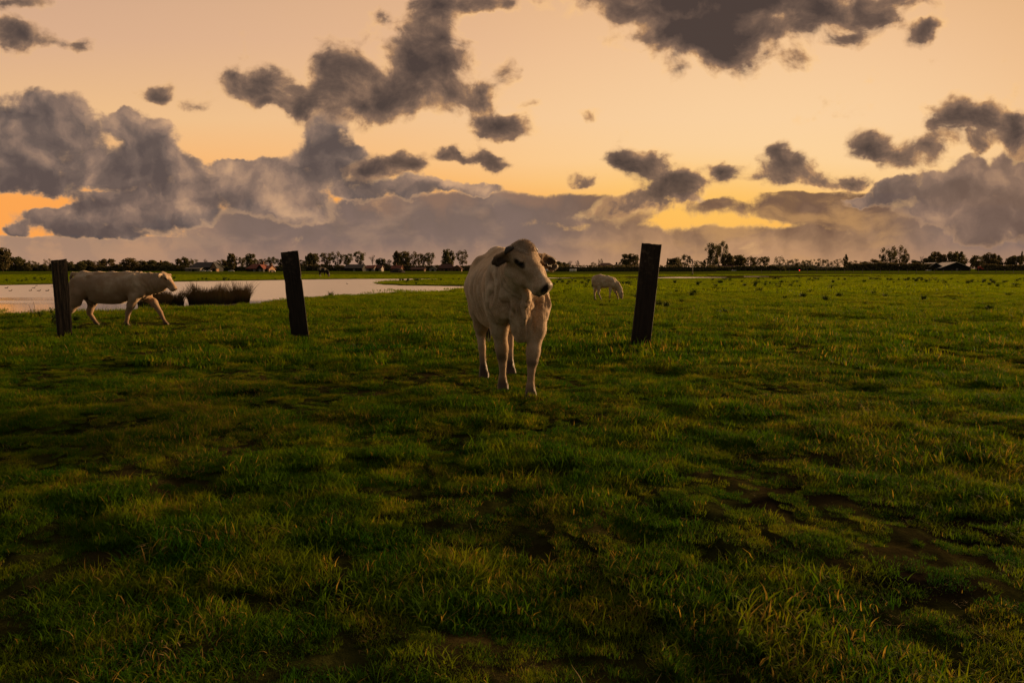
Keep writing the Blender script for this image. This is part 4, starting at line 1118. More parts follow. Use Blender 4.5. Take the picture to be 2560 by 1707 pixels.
KN = dict(dense='full dark tree', open='airy tree with bare trunk', vase='fan-shaped tree', column='narrow upright tree', conifer='small pointed conifer', bush='low round bush', bare='leafless tree', sparse='thin see-through tree', tall='very tall clumpy tree')
ORD = 'first second third fourth fifth sixth seventh eighth ninth tenth eleventh twelfth thirteenth fourteenth fifteenth sixteenth seventeenth eighteenth'.split()
rows = {
 'before the left post': [(7,623,46,'dense'),(38,644,42,'dense'),(62,654,26,'bush'),(78,652,22,'open'),(95,655,16,'sparse'),(108,660,20,'bush'),(123,648,24,'sparse'),(136,656,20,'bush')],
 'above the walking cow': [(172,655,22,'dense'),(186,660,18,'bush'),(202,655,26,'dense'),(221,652,28,'dense'),(240,653,24,'open'),(267,649,40,'dense'),(296,659,24,'bush'),(322,647,42,'dense'),(341,652,24,'open'),(357,653,22,'dense'),(379,652,28,'dense'),(408,654,34,'dense'),(437,661,24,'bush')],
 'beside slate-roofed farmhouse': [(449,648,18,'dense'),(464,645,22,'dense'),(476,647,20,'sparse'),(487,649,22,'open'),(514,642,22,'bare'),(545,651,20,'open'),(562,651,22,'dense'),(581,636,26,'dense'),(604,643,26,'vase')],
 'between red farm and middle post': [(627,637,28,'dense'),(649,648,20,'vase'),(662,647,20,'vase'),(681,642,26,'vase'),(700,647,22,'vase')],
 'between middle post and standing cow': [(757,650,30,'vase'),(783,635,36,'dense'),(815,632,36,'vase'),(843,630,28,'open'),(870,634,32,'vase'),(901,628,34,'vase'),(932,631,30,'bare'),(953,648,28,'dense'),(976,650,26,'sparse'),(997,630,28,'dense'),(1015,631,28,'dense'),(1031,630,28,'open'),(1046,633,24,'open'),(1059,635,20,'vase'),(1075,631,28,'vase'),(1122,626,34,'dense'),(1157,626,32,'open')],
 'between standing cow and right post': [(1383,656,26,'open'),(1397,655,24,'dense'),(1413,657,20,'dense'),(1426,647,24,'bare'),(1443,646,22,'bare'),(1485,656,22,'sparse'),(1502,648,16,'sparse'),(1575,637,48,'dense'),(1556,654,20,'open')],
 'just past the right post': [(1668,647,9,'conifer'),(1686,646,36,'dense'),(1711,637,32,'open'),(1744,652,24,'open'),(1760,650,16,'column'),(1776,608,38,'tall'),(1790,613,24,'tall'),(1806,603,28,'tall'),(1820,635,26,'dense'),(1843,640,48,'dense'),(1874,641,32,'open'),(1892,643,26,'open'),(1910,641,30,'vase')],
 'before the long pale sheds': [(1947,641,26,'sparse'),(1964,650,22,'sparse'),(1985,648,24,'open'),(2002,651,20,'sparse'),(2014,651,22,'open'),(2030,649,18,'sparse'),(2051,647,22,'open'),(2072,649,24,'sparse'),(2094,648,26,'sparse'),(2113,636,16,'column')],
 'left of the barns': [(2132,652,26,'open'),(2150,648,20,'bare'),(2165,655,26,'dense'),(2186,650,30,'dense'),(2211,620,28,'open'),(2229,626,22,'open'),(2245,615,36,'open'),(2262,634,24,'vase'),(2288,652,28,'dense'),(2303,635,18,'bare'),(2322,642,26,'dense'),(2336,632,26,'dense'),(2354,637,24,'dense')],
 'behind and past the barns': [(2378,633,26,'dense'),(2397,631,24,'dense'),(2409,644,18,'open'),(2438,641,28,'dense'),(2456,640,22,'open'),(2473,635,32,'dense'),(2490,640,24,'dense'),(2503,648,22,'bare'),(2518,652,22,'sparse'),(2534,641,36,'dense'),(2552,630,12,'conifer'),(2562,640,30,'dense')],
}
ti = 0
for rn, lst in rows.items():
    lst = sorted(lst)
    for oi_, (px, top, w, kd) in enumerate(lst):
        Yd = 300 + (px / 2560) * 110 + (ti * 37 % 23) - 8
        if px < 30: Yd = 285
        pb = atd(px, 677, Yd); pt = atd(px, top, Yd)
        hh = pt.z + .3; ww = w / FPX * Yd * 1.12
        tm, cm = TM[kd][ti % len(TM[kd])]
        name = {'bush': 'bush', 'conifer': 'conifer'}.get(kd, 'tree')
        r_ = empty(name, (pb.x, Yd, -.15), (ti * 2.399) % 6.28)
        sc = (ww, ww, hh / .97 if kd != 'bush' else hh / .92)
        tk = obj('trunk', tm, r_); tk.scale = sc
        if cm: ck = obj('crown', cm, r_); ck.scale = sc
        tag(r_, '%s, %s from left %s' % (KN[kd], ORD[oi_], rn), name, 'trees along the horizon')
        ti += 1
# low hedges and undergrowth: leafy masses with uneven tops
def hedge(px0, px1, top, Yd, depth, label, seed, rag=.25, leaf=.5):
    r_ = nz(seed); a = atd(px0, top, Yd); b = atd(px1, top, Yd); L = b.x - a.x; h = a.z
    n = int(min(26000, L * h * 16)); x = r_.uniform(0, L, n); hh = h * (1 - rag + fbm(x, x * 0, .16, 4, seed) * rag * 2.4 + rag * .5)
    z = hh * r_.uniform(0, 1, n) ** .8; y = r_.uniform(-depth / 2, depth / 2, n) * (1 - .5 * (z / hh) ** 2)
    V_, F_ = leaf_cards(np.stack([x, y, z], 1), leaf, r_)
    o = obj('hedge', mesh_np('hedge', V_, F_, M_leaf), loc=(a.x, Yd, -.1)); tag(o, label, 'hedge')
    xs = np.linspace(0, L, max(8, int(L / 1.5))); hs = h * (1 - rag + fbm(xs, xs * 0, .16, 4, seed) * rag * 2.4 + rag * .2) * .72
    m_ = MB(); prof = [(xs[0], 0)] + [(x_, max(.3, h_)) for x_, h_ in zip(xs, hs)] + [(xs[-1], 0)]
    m_.prism(prof[::-1], -depth * .22, depth * .22); m_.build('branches', M_hedge, o)
M_hedge = mat('hedge_core', (.060, .055, .030), .95, spec=.05)
hedge(-60, 470, 660, 318, 6, 'long low dark shrub belt on the horizon, from the left edge past the walking cow', 401, .32)
hedge(440, 760, 663.5, 322, 5, 'low dark shrub belt around the red-roofed farm left of the middle post', 402, .30)
hedge(745, 1240, 662.5, 330, 6, 'low dark shrub belt on the horizon between middle post and standing cow', 403, .30)
hedge(1236, 1640, 662, 268, 4, 'neat tall dark hedge between standing cow and right post', 404, .08, .26)
hedge(1600, 1790, 662, 272, 4, 'neat dark hedge just right of the right post, behind the bent pole', 405, .08, .26)
hedge(1770, 1960, 663, 345, 5, 'low dark undergrowth below the very tall trees right of the right post', 406, .3)
hedge(1940, 2140, 668, 372, 3, 'thin low undergrowth before the long pale sheds', 407, .5)
hedge(2120, 2334, 657, 365, 7, 'thick dark shrub mass left of the barns', 408, .14)
hedge(2455, 2640, 660, 372, 6, 'dark shrub belt right of the barns to the right edge', 409, .25)

# ------------------------------------------------------------------ farm buildings
M_slate = mat('slate_roof', (.022, .022, .025), .7); M_red = mat('red_tile_roof', (.15, .034, .020), .8); M_redd = mat('dark_red_tile_roof', (.070, .024, .018), .85)
M_white = mat('white_plaster', (.24, .21, .19), .8); M_brick = mat('brown_brick', (.14, .075, .045), .9); M_black = mat('tarred_boards', (.012, .012, .012), .8)
M_pale = mat('pale_sheet_roof', (.80, .68, .56), .5); M_grey = mat('grey_shed_wall', (.17, .145, .13), .8); M_glass = mat('window_glass', (.02, .022, .025), .15, spec=.6); M_tan = mat('lit_gable_brick', (.26, .15, .09), .9)  # lit gable brick: sunlight put into the colour; also serves the tan wing
def building(name, px0, px1, y_eave, y_ridge, Yd, roofm, wallm, label, depth=8.0, yaw=0.0, hip=0.0, wins=2, chimney=None, gable_front=False, cat='house', parts_extra=None, over=.35):
    """px0..px1 is the width facing us; ridge across (default) or towards us (gable_front)"""
    if px0 < 1200 and 'dim grey' not in label: Yd -= 44
    a = atd(px0, y_eave, Yd); b = atd(px1, y_eave, Yd); W = (b.x - a.x); he = max(.8, a.z); hr = atd(px0, y_ridge, Yd).z
    r_ = empty(name, ((a.x + b.x) / 2, Yd + depth / 2, -.1), yaw); tag(r_, label, cat, 'farm buildings on the horizon')
    m_ = MB(); m_.box((0, 0, he / 2), (W, depth, he))
    if gable_front: m_.prism([(-W / 2, he), (W / 2, he), (0, hr - .05)][::-1], -depth / 2, depth / 2)
    elif hip == 0:
        m_.add([(-W / 2, -depth / 2, he), (-W / 2, depth / 2, he), (-W / 2, 0, hr - .05), (W / 2, -depth / 2, he), (W / 2, depth / 2, he), (W / 2, 0, hr - .05)], [(0, 2, 1), (3, 4, 5)])
    m_.build('wall', wallm, r_)
    rf = MB(); o = over
    def slab(p, t_=.16):
        p = [Vector(q) for q in p]; n_ = (p[1] - p[0]).cross(p[2] - p[0]).normalized() * t_; k = len(p)
        rf.add([tuple(q) for q in p] + [tuple(q + n_) for q in p], [tuple(range(k))[::-1], tuple(range(k, 2 * k))] + [(i, (i + 1) % k, (i + 1) % k + k, i + k) for i in range(k)])
    if gable_front:
        s_ = (hr - he) / (W / 2)
        slab([(0, -depth / 2 - o, hr), (-0, depth / 2 + o, hr), (-W / 2 - o, depth / 2 + o, he - s_ * o), (-W / 2 - o, -depth / 2 - o, he - s_ * o)])
        slab([(W / 2 + o, -depth / 2 - o, he - s_ * o), (W / 2 + o, depth / 2 + o, he - s_ * o), (0, depth / 2 + o, hr), (0, -depth / 2 - o, hr)])
    else:
        s_ = (hr - he) / (depth / 2); hx = hip * W
        slab([(-W / 2 - o, -depth / 2 - o, he - s_ * o), (W / 2 + o, -depth / 2 - o, he - s_ * o), (W / 2 + o - hx, 0, hr), (-W / 2 - o + hx, 0, hr)])
        slab([(W / 2 + o, depth / 2 + o, he - s_ * o), (-W / 2 - o, depth / 2 + o, he - s_ * o), (-W / 2 - o + hx, 0, hr), (W / 2 + o - hx, 0, hr)])
        if hip:
            slab([(-W / 2 - o, depth / 2 + o, he - s_ * o), (-W / 2 - o, -depth / 2 - o, he - s_ * o), (-W / 2 - o + hx, 0, hr)])
            slab([(W / 2 + o, -depth / 2 - o, he - s_ * o), (W / 2 + o, depth / 2 + o, he - s_ * o), (W / 2 + o - hx, 0, hr)])
    ro = rf.build('roof', roofm, r_)
    if chimney is not None:
        c = MB(); c.box((chimney * W / 2, 0, hr + .45), (.7, .7, 1.3)); c.build('chimney', M_brick, ro)
    for i in range(wins):
        wx = (-.5 + (i + .5) / wins) * W * .8; c = MB(); c.box((wx, -depth / 2 - .03, he * .55), (min(1.1, W * .12), .08, he * .4)); c.build('window', M_glass, r_)
    dr = MB(); dr.box((W * .04, -depth / 2 - .04, min(1.0, he * .42)), (1.0, .1, min(2.0, he * .84))); dr.build('door', M_black if wallm is not M_black else M_grey, r_)
    return r_
building('farmhouse', 479, 533, 668, 655.5, 330, M_slate, M_black, 'farmhouse with long slate roof and a sunlit-coloured brick gable at its right end', 9, R(-12), chimney=None, wins=3)
bh = building('shed', 463, 500, 671.5, 669.5, 322, M_grey, M_grey, 'low pale shed in front of the slate-roofed farmhouse', 4, wins=2, cat='shed')
building('farmhouse', 526, 541, 669, 656, 327, M_slate, M_tan, 'small sunlit-coloured brick gable end at the right of the slate roof', 2.5, R(0), gable_front=True, wins=1, cat='house', over=.2)
building('house', 371, 398, 666, 655.5, 345, M_slate, M_black, 'left of two dim grey-roofed houses among the trees above the walking cow', 8, wins=2, chimney=.6)
building('house', 396, 420, 667, 657, 341, M_slate, M_black, 'right of two dim grey-roofed houses among the trees above the walking cow', 8, wins=2)
building('farmhouse', 616, 652, 671, 660, 312, M_red, M_black, 'red-tiled farmhouse with hipped roof, left of the middle post', 9, hip=.22, wins=2, chimney=.75)
building('barn', 642, 657, 670.5, 661.5, 306, M_red, M_black, 'dark gable front of the red-tiled farm, facing the pond', 7, gable_front=True, wins=0, cat='barn', over=.25)
building('house', 655, 672, 671, 664, 309, M_red, M_tan, 'small red-tiled wing with pale wall at the right end of the red farm', 7, wins=1, chimney=.8)
building('house', 862, 905, 670, 661, 350, M_slate, M_black, 'long dark slate-roofed house under the trees right of the middle post', 9, wins=3)
building('cottage', 914, 934, 670, 663.5, 344, M_red, M_white, 'left of two red-roofed white cottages between middle post and standing cow', 7, wins=2)
building('cottage', 932, 952, 670, 662.5, 348, M_redd, M_white, 'right of two red-roofed white cottages between middle post and standing cow', 7, wins=2)
building('cottage', 978, 1001, 671, 663.5, 346, M_red, M_brick, 'red-roofed cottage behind the dark heap', 7, wins=2, chimney=-.3)
building('shed', 1028, 1060, 673, 668, 350, M_redd, M_brick, 'low dim red-roofed shed under the dense tree group', 6, wins=3, cat='shed')
building('cottage', 1073, 1089, 671, 665.5, 345, M_slate, M_white, 'tiny cottage with white gable front beside the two lone trees', 6, gable_front=True, wins=1)
building('house', 1098, 1131, 670, 660, 348, M_redd, M_brick, 'dark red-roofed house under the left one of the two lone trees', 8, hip=.15, wins=3)
building('cottage', 1131, 1153, 671, 663, 350, M_redd, M_brick, 'dark red gabled cottage between the two lone trees', 7, gable_front=True, wins=1)
building('farmhouse', 1500, 1534, 664, 657.5, 300, M_redd, M_brick, 'brown-roofed farmhouse rising behind the hedge left of the right post', 9, hip=.28, wins=2)
building('house', 1543, 1560, 664, 661, 305, M_slate, M_brick, 'small dark roof with a chimney behind the hedge beside the right post', 8, wins=1, chimney=-.8)
building('house', 1803, 1852, 669, 663.5, 362, M_redd, M_brick, 'low house half hidden below the very tall trees', 8, wins=3)
building('shed', 1944, 2043, 664.5, 661.2, 400, M_grey, M_grey, 'long pale shed behind the thin row of trees', 14, wins=0, cat='shed')
building('shed', 2038, 2102, 668, 665.2, 405, M_grey, M_grey, 'lower pale shed continuing right of the long pale shed', 12, wins=0, cat='shed')
building('barn', 2176, 2236, 660.5, 656, 400, M_pale, M_black, 'pale-roofed barn mostly hidden behind shrubs below the two tall airy trees', 12, R(-8), wins=0, cat='barn')
building('barn', 2336, 2373, 668.5, 656.5, 362, M_pale, M_black, 'smaller black barn with pale roof, left of the large one', 20, R(-17), gable_front=True, wins=0, cat='barn', over=.6)
building('barn', 2376, 2441, 668.8, 655, 356, M_pale, M_black, 'large black barn with wide pale roof near the right edge', 24, R(-17), gable_front=True, wins=0, cat='barn', over=.7)

# ------------------------------------------------------------------ parked vehicles far away
M_carw = mat('white_car_paint', (.62, .60, .58), .25, spec=.5); M_card = mat('dark_car_paint', (.02, .02, .024), .25, spec=.5); M_tyre = mat('tyre_rubber', (.012, .012, .012), .8)
M_tred = mat('red_tractor_paint', (.35, .03, .02), .4)
M_tail = bpy.data.materials.new('lit_tail_light'); M_tail.use_nodes = True
_b = M_tail.node_tree.nodes['Principled BSDF']; _b.inputs['Base Color'].default_value = (.5, .01, .01, 1); _b.inputs['Emission Color'].default_value = (1, .02, .03, 1); _b.inputs['Emission Strength'].default_value = 4.0
def car(px, py, Yd, m_, label, van=False, tail=False, flip=1):
    p = atd(px, py, Yd); r_ = empty('car' if not van else 'van', (p.x, Yd, .0)); r_.scale = (.52, .52, .52); tag(r_, label, 'car' if not van else 'van')
    b = MB()
    pr = [(-2.1, .35), (2.1, .35), (2.15, .75), (1.5, .92), (.8, 1.0), (-1.6, 1.02), (-2.1, .9)] if not van else [(-2.4, .35), (2.4, .35), (2.4, .95), (1.7, 1.25), (1.2, 2.0), (-2.4, 2.05)]
    b.prism(pr[::-1], -.85, .85); b.build('body', m_, r_)
    c = MB(); c.prism(([(-1.5, 1.0), (.85, .98), (.25, 1.42), (-1.1, 1.45)] if not van else [(.9, 1.25), (1.72, 1.24), (1.28, 1.9), (.9, 1.9)])[::-1], -.74 if not van else -.87, .74 if not van else .87); c.build('window', M_glass, r_)
    for x in (-1.35, 1.35):
        for y in (-.8, .8):
            w = MB(); w.tube([(x, y - .1, .33), (x, y + .1, .33)], .33, 12); w.build('wheel', M_tyre, r_)
    if tail:
        t_ = MB(); t_.box((-2.14, -.55, .78), (.12, .5, .34)); t_.build('tail_light', M_tail, r_)
        t_ = MB(); t_.box((-1.9, -.87, .82), (.5, .06, .36)); t_.build('tail_light', M_tail, r_)
    return r_
car(507, 672, 262, M_carw, 'white car parked before the slate-roofed farmhouse'); car(521, 672, 263, M_carw, 'grey-white car parked at the corner of the slate-roofed farmhouse')
car(681, 674, 258, M_carw, 'small white car right of the red-tiled farm'); car(578, 672, 264, M_carw, 'dim pale car under the trees left of the red-tiled farm')
car(1835, 674, 330, M_carw, 'white car in front of the undergrowth below the very tall trees')
car(2003, 675, 350, M_card, 'dark car with a glowing red tail light on the road before the pale sheds', tail=True)
car(2322, 676, 345, M_carw, 'tiny white car before the shrub mass left of the barns')
tr_ = empty('tractor', (atd(2450, 676, 350).x, 350, 0)); tag(tr_, 'small red tractor standing at the right wall of the large barn', 'tractor')
b = MB(); b.prism([(-.9, .9), (1.5, .8), (1.5, 1.5), (.3, 1.6), (-.9, 1.5)][::-1], -.4, .4); b.build('body', M_tred, tr_)
b = MB(); b.prism([(-1.0, 1.4), (.35, 1.5), (.2, 2.5), (-.9, 2.5)][::-1], -.55, .55); b.build('cab', M_tred, tr_)
for x, rr_ in ((-.6, .75), (1.2, .45)):
    for y in (-.7, .7): w = MB(); w.tube([(x, y - .18, rr_), (x, y + .18, rr_)], rr_, 14); w.build('wheel', M_tyre, tr_)

# white wrapped bales and a dark heap
M_wrap = mat('white_bale_wrap', (.66, .60, .54), .4)
for px, w, lb in ((1367, .55, 'leftmost tiny white bale by the hedge right of the standing cow'), (1377, 1.1, 'widest white bale by the hedge right of the standing cow'), (1430, .9, 'pale bale further along the hedge, below the leafless trees'), (1437, .6, 'small pale bale next to the one below the leafless trees')):
    p = atd(px, 678, 255); b = MB(); b.tube([(-w, 0, .55), (-w * .96, 0, .55), (w * .96, 0, .55), (w, 0, .55)], [.46, .56, .56, .46], 16); o = b.build('bale', M_wrap, None, True, loc=(p.x, 255, -.05)); tag(o, lb, 'bale')
hp = gp(994, 681); b = MB(); n = 14; hv = []; rn_ = nz(77)
for j in range(7):
    rad = [1, .93, .80, .62, .42, .2, .02][j]
    for i in range(n): a = 2 * math.pi * i / n; k = rad * (1 + rn_.normal(0, .04)); hv.append((math.cos(a) * 2.6 * k, math.sin(a) * 2.2 * k, [0, .25, .55, .85, 1.1, 1.28, 1.34][j] * (1 + rn_.normal(0, .03))))
b.add(hv, [(j * n + i, j * n + (i + 1) % n, (j + 1) * n + (i + 1) % n, (j + 1) * n + i) for j in range(6) for i in range(n)])
o = b.build('heap', mat('dark_heap', (.014, .010, .008), .9), None, loc=(hp.x, hp.y, -.05)); tag(o, 'low dark heap on the far meadow between the pond and the cottages', 'heap')

# bent pole with a vane
pp = gp(1731, 688.5); pr_ = empty('wind_pump', (pp.x, pp.y, -.05)); tag(pr_, 'thin pale pole with a dark bent vane on top, right of the right post', 'wind pump')
M_polep = mat('pale_pole', (.40, .32, .27), .6)
b = MB(); b.tube([(0, 0, 0), (0, 0, 1.3), (-.03, 0, 2.2)], [.10, .07, .05], 8); b.build('pole', M_polep, pr_, True)
b = MB(); b.prism([(-.08, 2.1), (.10, 2.1), (.02, 2.5), (-.10, 2.95), (-.30, 2.85), (-.16, 2.5)], -.03, .03); b.build('vane', M_black, pr_)
b = MB(); b.box((-.28, 0, 2.05), (.7, .06, .07)); b.box((-.1, 0, .12), (.45, .3, .25)); b.build('arm', M_black, pr_)

# wire fence on the right, before the barns
M_fpost = mat('fence_post_wood', (.055, .045, .036), .9); M_wire = mat('fence_wire', (.16, .14, .12), .5)
f0 = gp(1880, 683.0); f1_ = gp(2620, 682.6); fr = empty('fence', (f0.x, f0.y, 0)); tag(fr, 'long wire fence with thin posts across the field before the barns', 'fence')
nfp = 34; rn_ = nz(5)
pm = MB(); pm.tube([(0, 0, -.1), (0, 0, 1.02)], [.055, .045], 6); pme = pm.mesh('post', M_fpost)
for i in range(nfp):
    t_ = i / (nfp - 1); o = obj('post', pme, fr, loc=((f1_.x - f0.x) * t_, (f1_.y - f0.y) * t_, 0)); o.rotation_euler = (rn_.normal(0, .03), rn_.normal(0, .03), 0)
for z in (.35, .65, .95):
    b = MB(); b.tube([(0, -.06, z), ((f1_.x - f0.x) / 2, (f1_.y - f0.y) / 2 - .06, z - .01), (f1_.x - f0.x, f1_.y - f0.y - .06, z)], .010, 4); b.build('wire', M_wire, fr)

# ------------------------------------------------------------------ water birds
M_duck = mat('duck_plumage', (.030, .024, .020), .7); M_bill = mat('bill', (.16, .09, .03), .5); M_dpale = mat('duck_flank', (.16, .13, .11), .7)
fd = Field((-.30, -.14, -.06), (.34, .14, .34), .010)
fd.ell((0, 0, .045), (.19, .085, .075), .03); fd.cone((-.14, 0, .07), .045, (-.25, 0, .105), .012, .03)
fd.chain([((.13, 0, .07), .050), ((.185, 0, .14), .030), ((.195, 0, .19), .030)], .025); fd.ell((.21, 0, .205), (.045, .033, .034), .015)
dV, dF = fd.surface(); dV = smooth_v(dV, dF, 1); dme = mesh_np('duck', dV, dF, M_duck, True)
b = MB(); b.prism([(.245, .19), (.31, .185), (.305, .205), (.245, .215)][::-1], -.014, .014); bill_me = b.mesh('bill', M_bill)
b = MB(); b.tube([(-.15, -.062, .075), (-.04, -.088, .075), (.08, -.070, .065)], [.018, .034, .018], 6); wing_me = b.mesh('wing', M_dpale, True)
def duck(px, py, s, rz, label, first=[]):
    p = gp(px, py, WL); r_ = obj('duck', dme, loc=(p.x, p.y, WL - .012), rot=(0, 0, rz), scale=(s, s, s)); obj('bill', bill_me, r_); obj('wing', wing_me, r_)
    w2 = obj('wing', wing_me, r_); w2.scale = (1, -1, 1)
    tag(r_, label, 'duck', 'water birds on the pond')
duck(16, 720.5, 0.45, .1, 'leftmost duck on the pond, nearest the left edge'); duck(26, 727.5, 0.43, 1.3, 'duck seen end on, second from the left edge of the pond')
duck(76, 727, 0.43, 1.4, 'end-on duck left of the close group near the left post'); duck(84, 720.5, 0.40, .3, 'upper duck of the close group left of the left post')
duck(97, 727.5, 0.41, .2, 'dark duck low in the close group left of the left post'); duck(118, 727.5, 0.45, .1, 'duck nearest to the left post, low on the water')
duck(91, 714.8, 0.31, .2, 'tiny duck near the far bank left of the left post'); duck(130, 716.5, 0.32, .3, 'small duck just at the left side of the left post')
duck(868, 710, 0.40, 2.6, 'lone duck on the water left of the grassy spit')
duck(555, 733, 0.49, .05, 'duck swimming behind the middle of the large reed clump'); duck(613, 730, 0.49, .05, 'duck swimming right of the large reed clump')

# ------------------------------------------------------------------ reeds, weeds, stalks
def reed_fn(q, b, out):
    isl = q.n('ShaderNodeNewGeometry').outputs['Random Per Island']; z = q.xyz(q.n('ShaderNodeTexCoord').outputs['Object'])[2]
    q.put(b.inputs['Base Color'], q.mix(isl, q.mix(q.ss(z, .05, .42), (.030, .019, .010), (.150, .082, .038)), q.mix(q.ss(z, .05, .35), (.028, .028, .009), (.085, .075, .024))))
M_reed = mat('rush_stems', fn=reed_fn, spec=.15)
def reed_clump(px, py, wpx, hpx, label, seed, n=700):
    p = gp(px, py, WL); sc = p.y / FPX; W = wpx * sc / 2; H = hpx * sc; r_ = nz(seed)
    a = r_.uniform(0, 6.28, n); d = np.sqrt(r_.uniform(0, 1, n)); bx = np.cos(a) * d * W * .86; by = np.sin(a) * d * W * .6
    L = H * 1.55 * r_.uniform(.5, 1.05, n) ** .8 * (1 - .22 * d) * (1 + 1.3 * fbm(bx, by, 4.0, 2, seed)); out_ = .40 * d * r_.uniform(.4, 1.6, n); lx = np.cos(a) * out_ + r_.normal(0, .10, n); ly = np.sin(a) * out_ + r_.normal(0, .1, n)
    V_ = []; w = .009 * r_.uniform(.6, 1.3, n)
    for k, t_ in enumerate((0, .4, .75, 1)):
        ww = w * (1 - t_ * .85); x_ = bx + lx * L * t_ ** 1.6; y_ = by + ly * L * t_ ** 1.6; z_ = L * t_ * (1 - .12 * t_ * out_) - .12 * (t_ == 0)
        V_ += [np.stack([x_ - ww, y_, z_], 1), np.stack([x_ + ww, y_, z_], 1)]
    V_ = np.stack(V_, 1).reshape(-1, 3); base = np.arange(n)[:, None] * 8
    F_ = np.concatenate([base + np.array([2 * i, 2 * i + 1, 2 * i + 3, 2 * i + 2]) for i in range(3)])
    o = obj('reed_clump', mesh_np('reed_clump', V_, F_, M_reed), loc=(p.x, p.y, WL)); tag(o, label, 'reeds', 'rush clumps standing in the pond')
reed_clump(507, 760, 76, 32, 'left third of the large rush clump in the pond', 601, 1300); reed_clump(551, 760, 66, 30, 'middle third of the large rush clump in the pond', 602, 1100); reed_clump(595, 757, 62, 36, 'tallest right third of the large rush clump in the pond', 603, 1250)
reed_clump(404, 765, 46, 28, 'rush clump beside the forelegs of the walking cow', 604, 1000); reed_clump(441, 762, 38, 28, 'narrow upright rush clump just right of the walking cow', 605, 420); reed_clump(364, 766, 36, 18, 'low rush clump under the chest of the walking cow', 606, 300)

def weed_fn(q, b, out):
    isl = q.n('ShaderNodeNewGeometry').outputs['Random Per Island']
    c = q.mix(isl, (.026, .056, .003), (.060, .095, .005)); q.put(b.inputs['Base Color'], c)
M_weed = mat('dark_weed_leaves', fn=weed_fn, spec=.2)
def weed_mesh(seed, tall=False):
    r_ = nz(seed); V_ = []; F_ = []; n = 60 if not tall else 46
    for i in range(n):
        a = r_.uniform(0, 6.28); L = r_.uniform(.35, .75); w = r_.uniform(.06, .12)
        if tall: z0 = r_.uniform(0, .85); x0 = .06 * math.sin(z0 * 5); L *= .45 * (1.2 - z0); w *= .5
        else: z0 = 0; x0 = r_.normal(0, .10)
        up = r_.uniform(.2, 1.1); b_ = len(V_); d = np.array([math.cos(a), math.sin(a), 0]); s_ = np.array([-d[1], d[0], 0]); o = np.array([x0, r_.normal(0, .03), z0])
        p1 = o + d * L * .5 + np.array([0, 0, L * .5 * up]); p2 = o + d * L + np.array([0, 0, L * .6 * up])
        V_ += [o - s_ * w * .2, o + s_ * w * .2, p1 + s_ * w, p1 - s_ * w, p2]; F_ += [(b_, b_ + 1, b_ + 2, b_ + 3), (b_ + 3, b_ + 2, b_ + 4)]
    me = bpy.data.meshes.new('leaves'); me.from_pydata([tuple(v) for v in V_], [], F_); me.materials.append(M_weed); return me
WM = [weed_mesh(700 + i) for i in range(4)]; WT = [weed_mesh(710 + i, True) for i in range(3)]
stm = MB(); stm.tube([(0, 0, -.05), (.05, 0, .3), (.0, 0, .6), (-.06, 0, .9)], [.022, .018, .012, .006], 5); stm.tube([(.03, 0, .55), (.14, .02, .80)], [.010, .004], 4); stm.tube([(-.01, 0, .62), (-.18, .02, .92)], [.010, .004], 4); stem_me = stm.mesh('stem', M_weed)
def weed(px, py, wpx, hpx, label, tall=False, i=0):
    p = gpt(px, py); sc = p.y / FPX; r_ = empty('weed', (p.x, p.y, p.z - .01), i * 1.7)
    if tall: o = obj('leaves', WT[i % 3], r_); o.scale = (hpx * sc,) * 3; o = obj('stem', stem_me, r_); o.scale = (hpx * sc,) * 3
    else: o = obj('leaves', WM[i % 4], r_); o.scale = (wpx * sc * .62, wpx * sc * .62, hpx * sc * 1.6)
    tag(r_, label, 'weed', 'dark weeds in the pasture')
for i, w in enumerate([(131, 806, 26, 44, 'tall leafy thistle at the water edge just left of the left post', True), (187, 822, 26, 18, 'low dark weed between the left post and the walking cow'), (254, 816, 24, 30, 'branched weed between the hind legs of the walking cow', True), (292, 797, 14, 16, 'small upright weed under the belly of the walking cow', True), (398, 800, 24, 14, 'low weed behind the leading hoof of the walking cow'),
    (1412, 756, 28, 16, 'dark leafy weed between the standing cow and the calf'), (1524, 757, 16, 12, 'small dark weed at the front hoof of the calf'), (1503, 765, 14, 16, 'brownish weed below the calf'), (1428, 804, 44, 14, 'wide flat weed patch right of the standing cow'), (1812, 788, 56, 24, 'wide dark weed patch in the mid field, left of two'), (1902, 796, 46, 26, 'wide dark weed patch in the mid field, right of two'),
    (1962, 748, 22, 16, 'dark round weed in the mid field at right'), (1795, 724, 12, 9, 'small dark weed beyond the right post'), (2205, 711, 10, 10, 'small upright dark weed far off below the barns at right', True), (1716, 806, 24, 14, 'dark weed right of the right post base'), (1560, 742, 0, 0, ''), (2400, 742, 36, 14, 'flat dark weed patch near the right edge'), (890, 872, 36, 20, 'dark weed below the middle post to its right'), (935, 868, 22, 16, 'smaller dark weed left of the standing cow'), (2520, 742, 30, 16, 'dark weed at the right edge of the field')]):
    if w[2]: weed(*w[:5], tall=len(w) > 5, i=i)
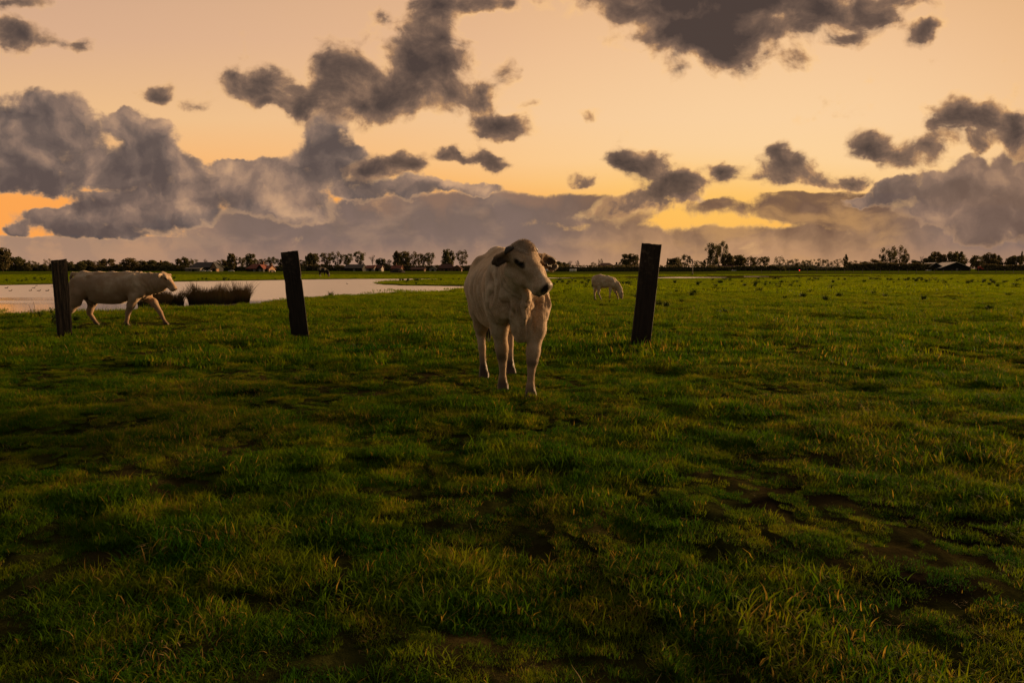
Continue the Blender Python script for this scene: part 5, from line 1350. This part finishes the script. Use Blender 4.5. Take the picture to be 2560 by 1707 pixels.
# countless small dark tussocks in the mid field
wcol = bpy.data.collections.new('tussock_patches')
for i in range(4):
    me = mesh_np('tussock', *blades(150, .22, .25, .50, .030, 800 + i, flat=.1, tuft=True, cmin=.4, cmax=1.6), M_weed, True)
    wcol.objects.link(bpy.data.objects.new('tussock_%02d' % i, me))
X_, Y_ = scatter(1500, 12, 80, .80, seed=31); r_ = nz(32)
k = (pond_sd(X_, Y_) > .6) & (slv(X_, Y_) > 9) & (fbm(X_, Y_, .22, 3, 33) + r_.normal(0, .08, len(X_)) > .05); X_, Y_ = X_[k], Y_[k]; Z_ = hgt(X_, Y_)
gm2 = bpy.data.meshes.new('tussocks'); gm2.vertices.add(len(X_)); gm2.vertices.foreach_set('co', np.stack([X_, Y_, Z_], 1).astype(np.float32).ravel())
a_ = gm2.attributes.new('pick', 'INT', 'POINT'); a_.data.foreach_set('value', r_.integers(0, 4, len(X_)).astype(np.int32))
a_ = gm2.attributes.new('size', 'FLOAT', 'POINT'); a_.data.foreach_set('value', (r_.uniform(.10, .36, len(X_)) ** 1.0 * np.clip(.9 + Y_ / 45, .9, 1.9)).astype(np.float32))
a_ = gm2.attributes.new('turn', 'FLOAT_VECTOR', 'POINT'); a_.data.foreach_set('vector', np.stack([X_ * 0, X_ * 0, r_.uniform(0, 6.28, len(X_))], 1).astype(np.float32).ravel())
gm2.materials.append(M_weed); tus = obj('tussocks', gm2); tag(tus, 'small dark weed tussocks scattered over the pasture', 'tussocks', kind='stuff')
md2 = tus.modifiers.new('scatter', 'NODES'); md2.node_group = scatter_tree('scatter_tussocks', wcol)
# dry stalks at the water edge, far left
M_stalk = mat('dry_stalk', (.10, .055, .035), .8)
for px, py, tx, ty, lb in ((81, 792, 72, 762, 'left one of two thin dry stalks at the water edge'), (89, 790, 84, 754, 'right one of two thin dry stalks at the water edge')):
    p = gpt(px, py); t_ = atd(tx, ty, p.y); b = MB(); b.tube([(0, 0, -.03), ((t_.x - p.x) * .35, 0, (t_.z - p.z) * .5), (t_.x - p.x, 0, t_.z - p.z)], [.006, .005, .003], 5)
    o = b.build('stalk', M_stalk, None, loc=p); tag(o, lb, 'stalk', 'dry stalks by the pond')
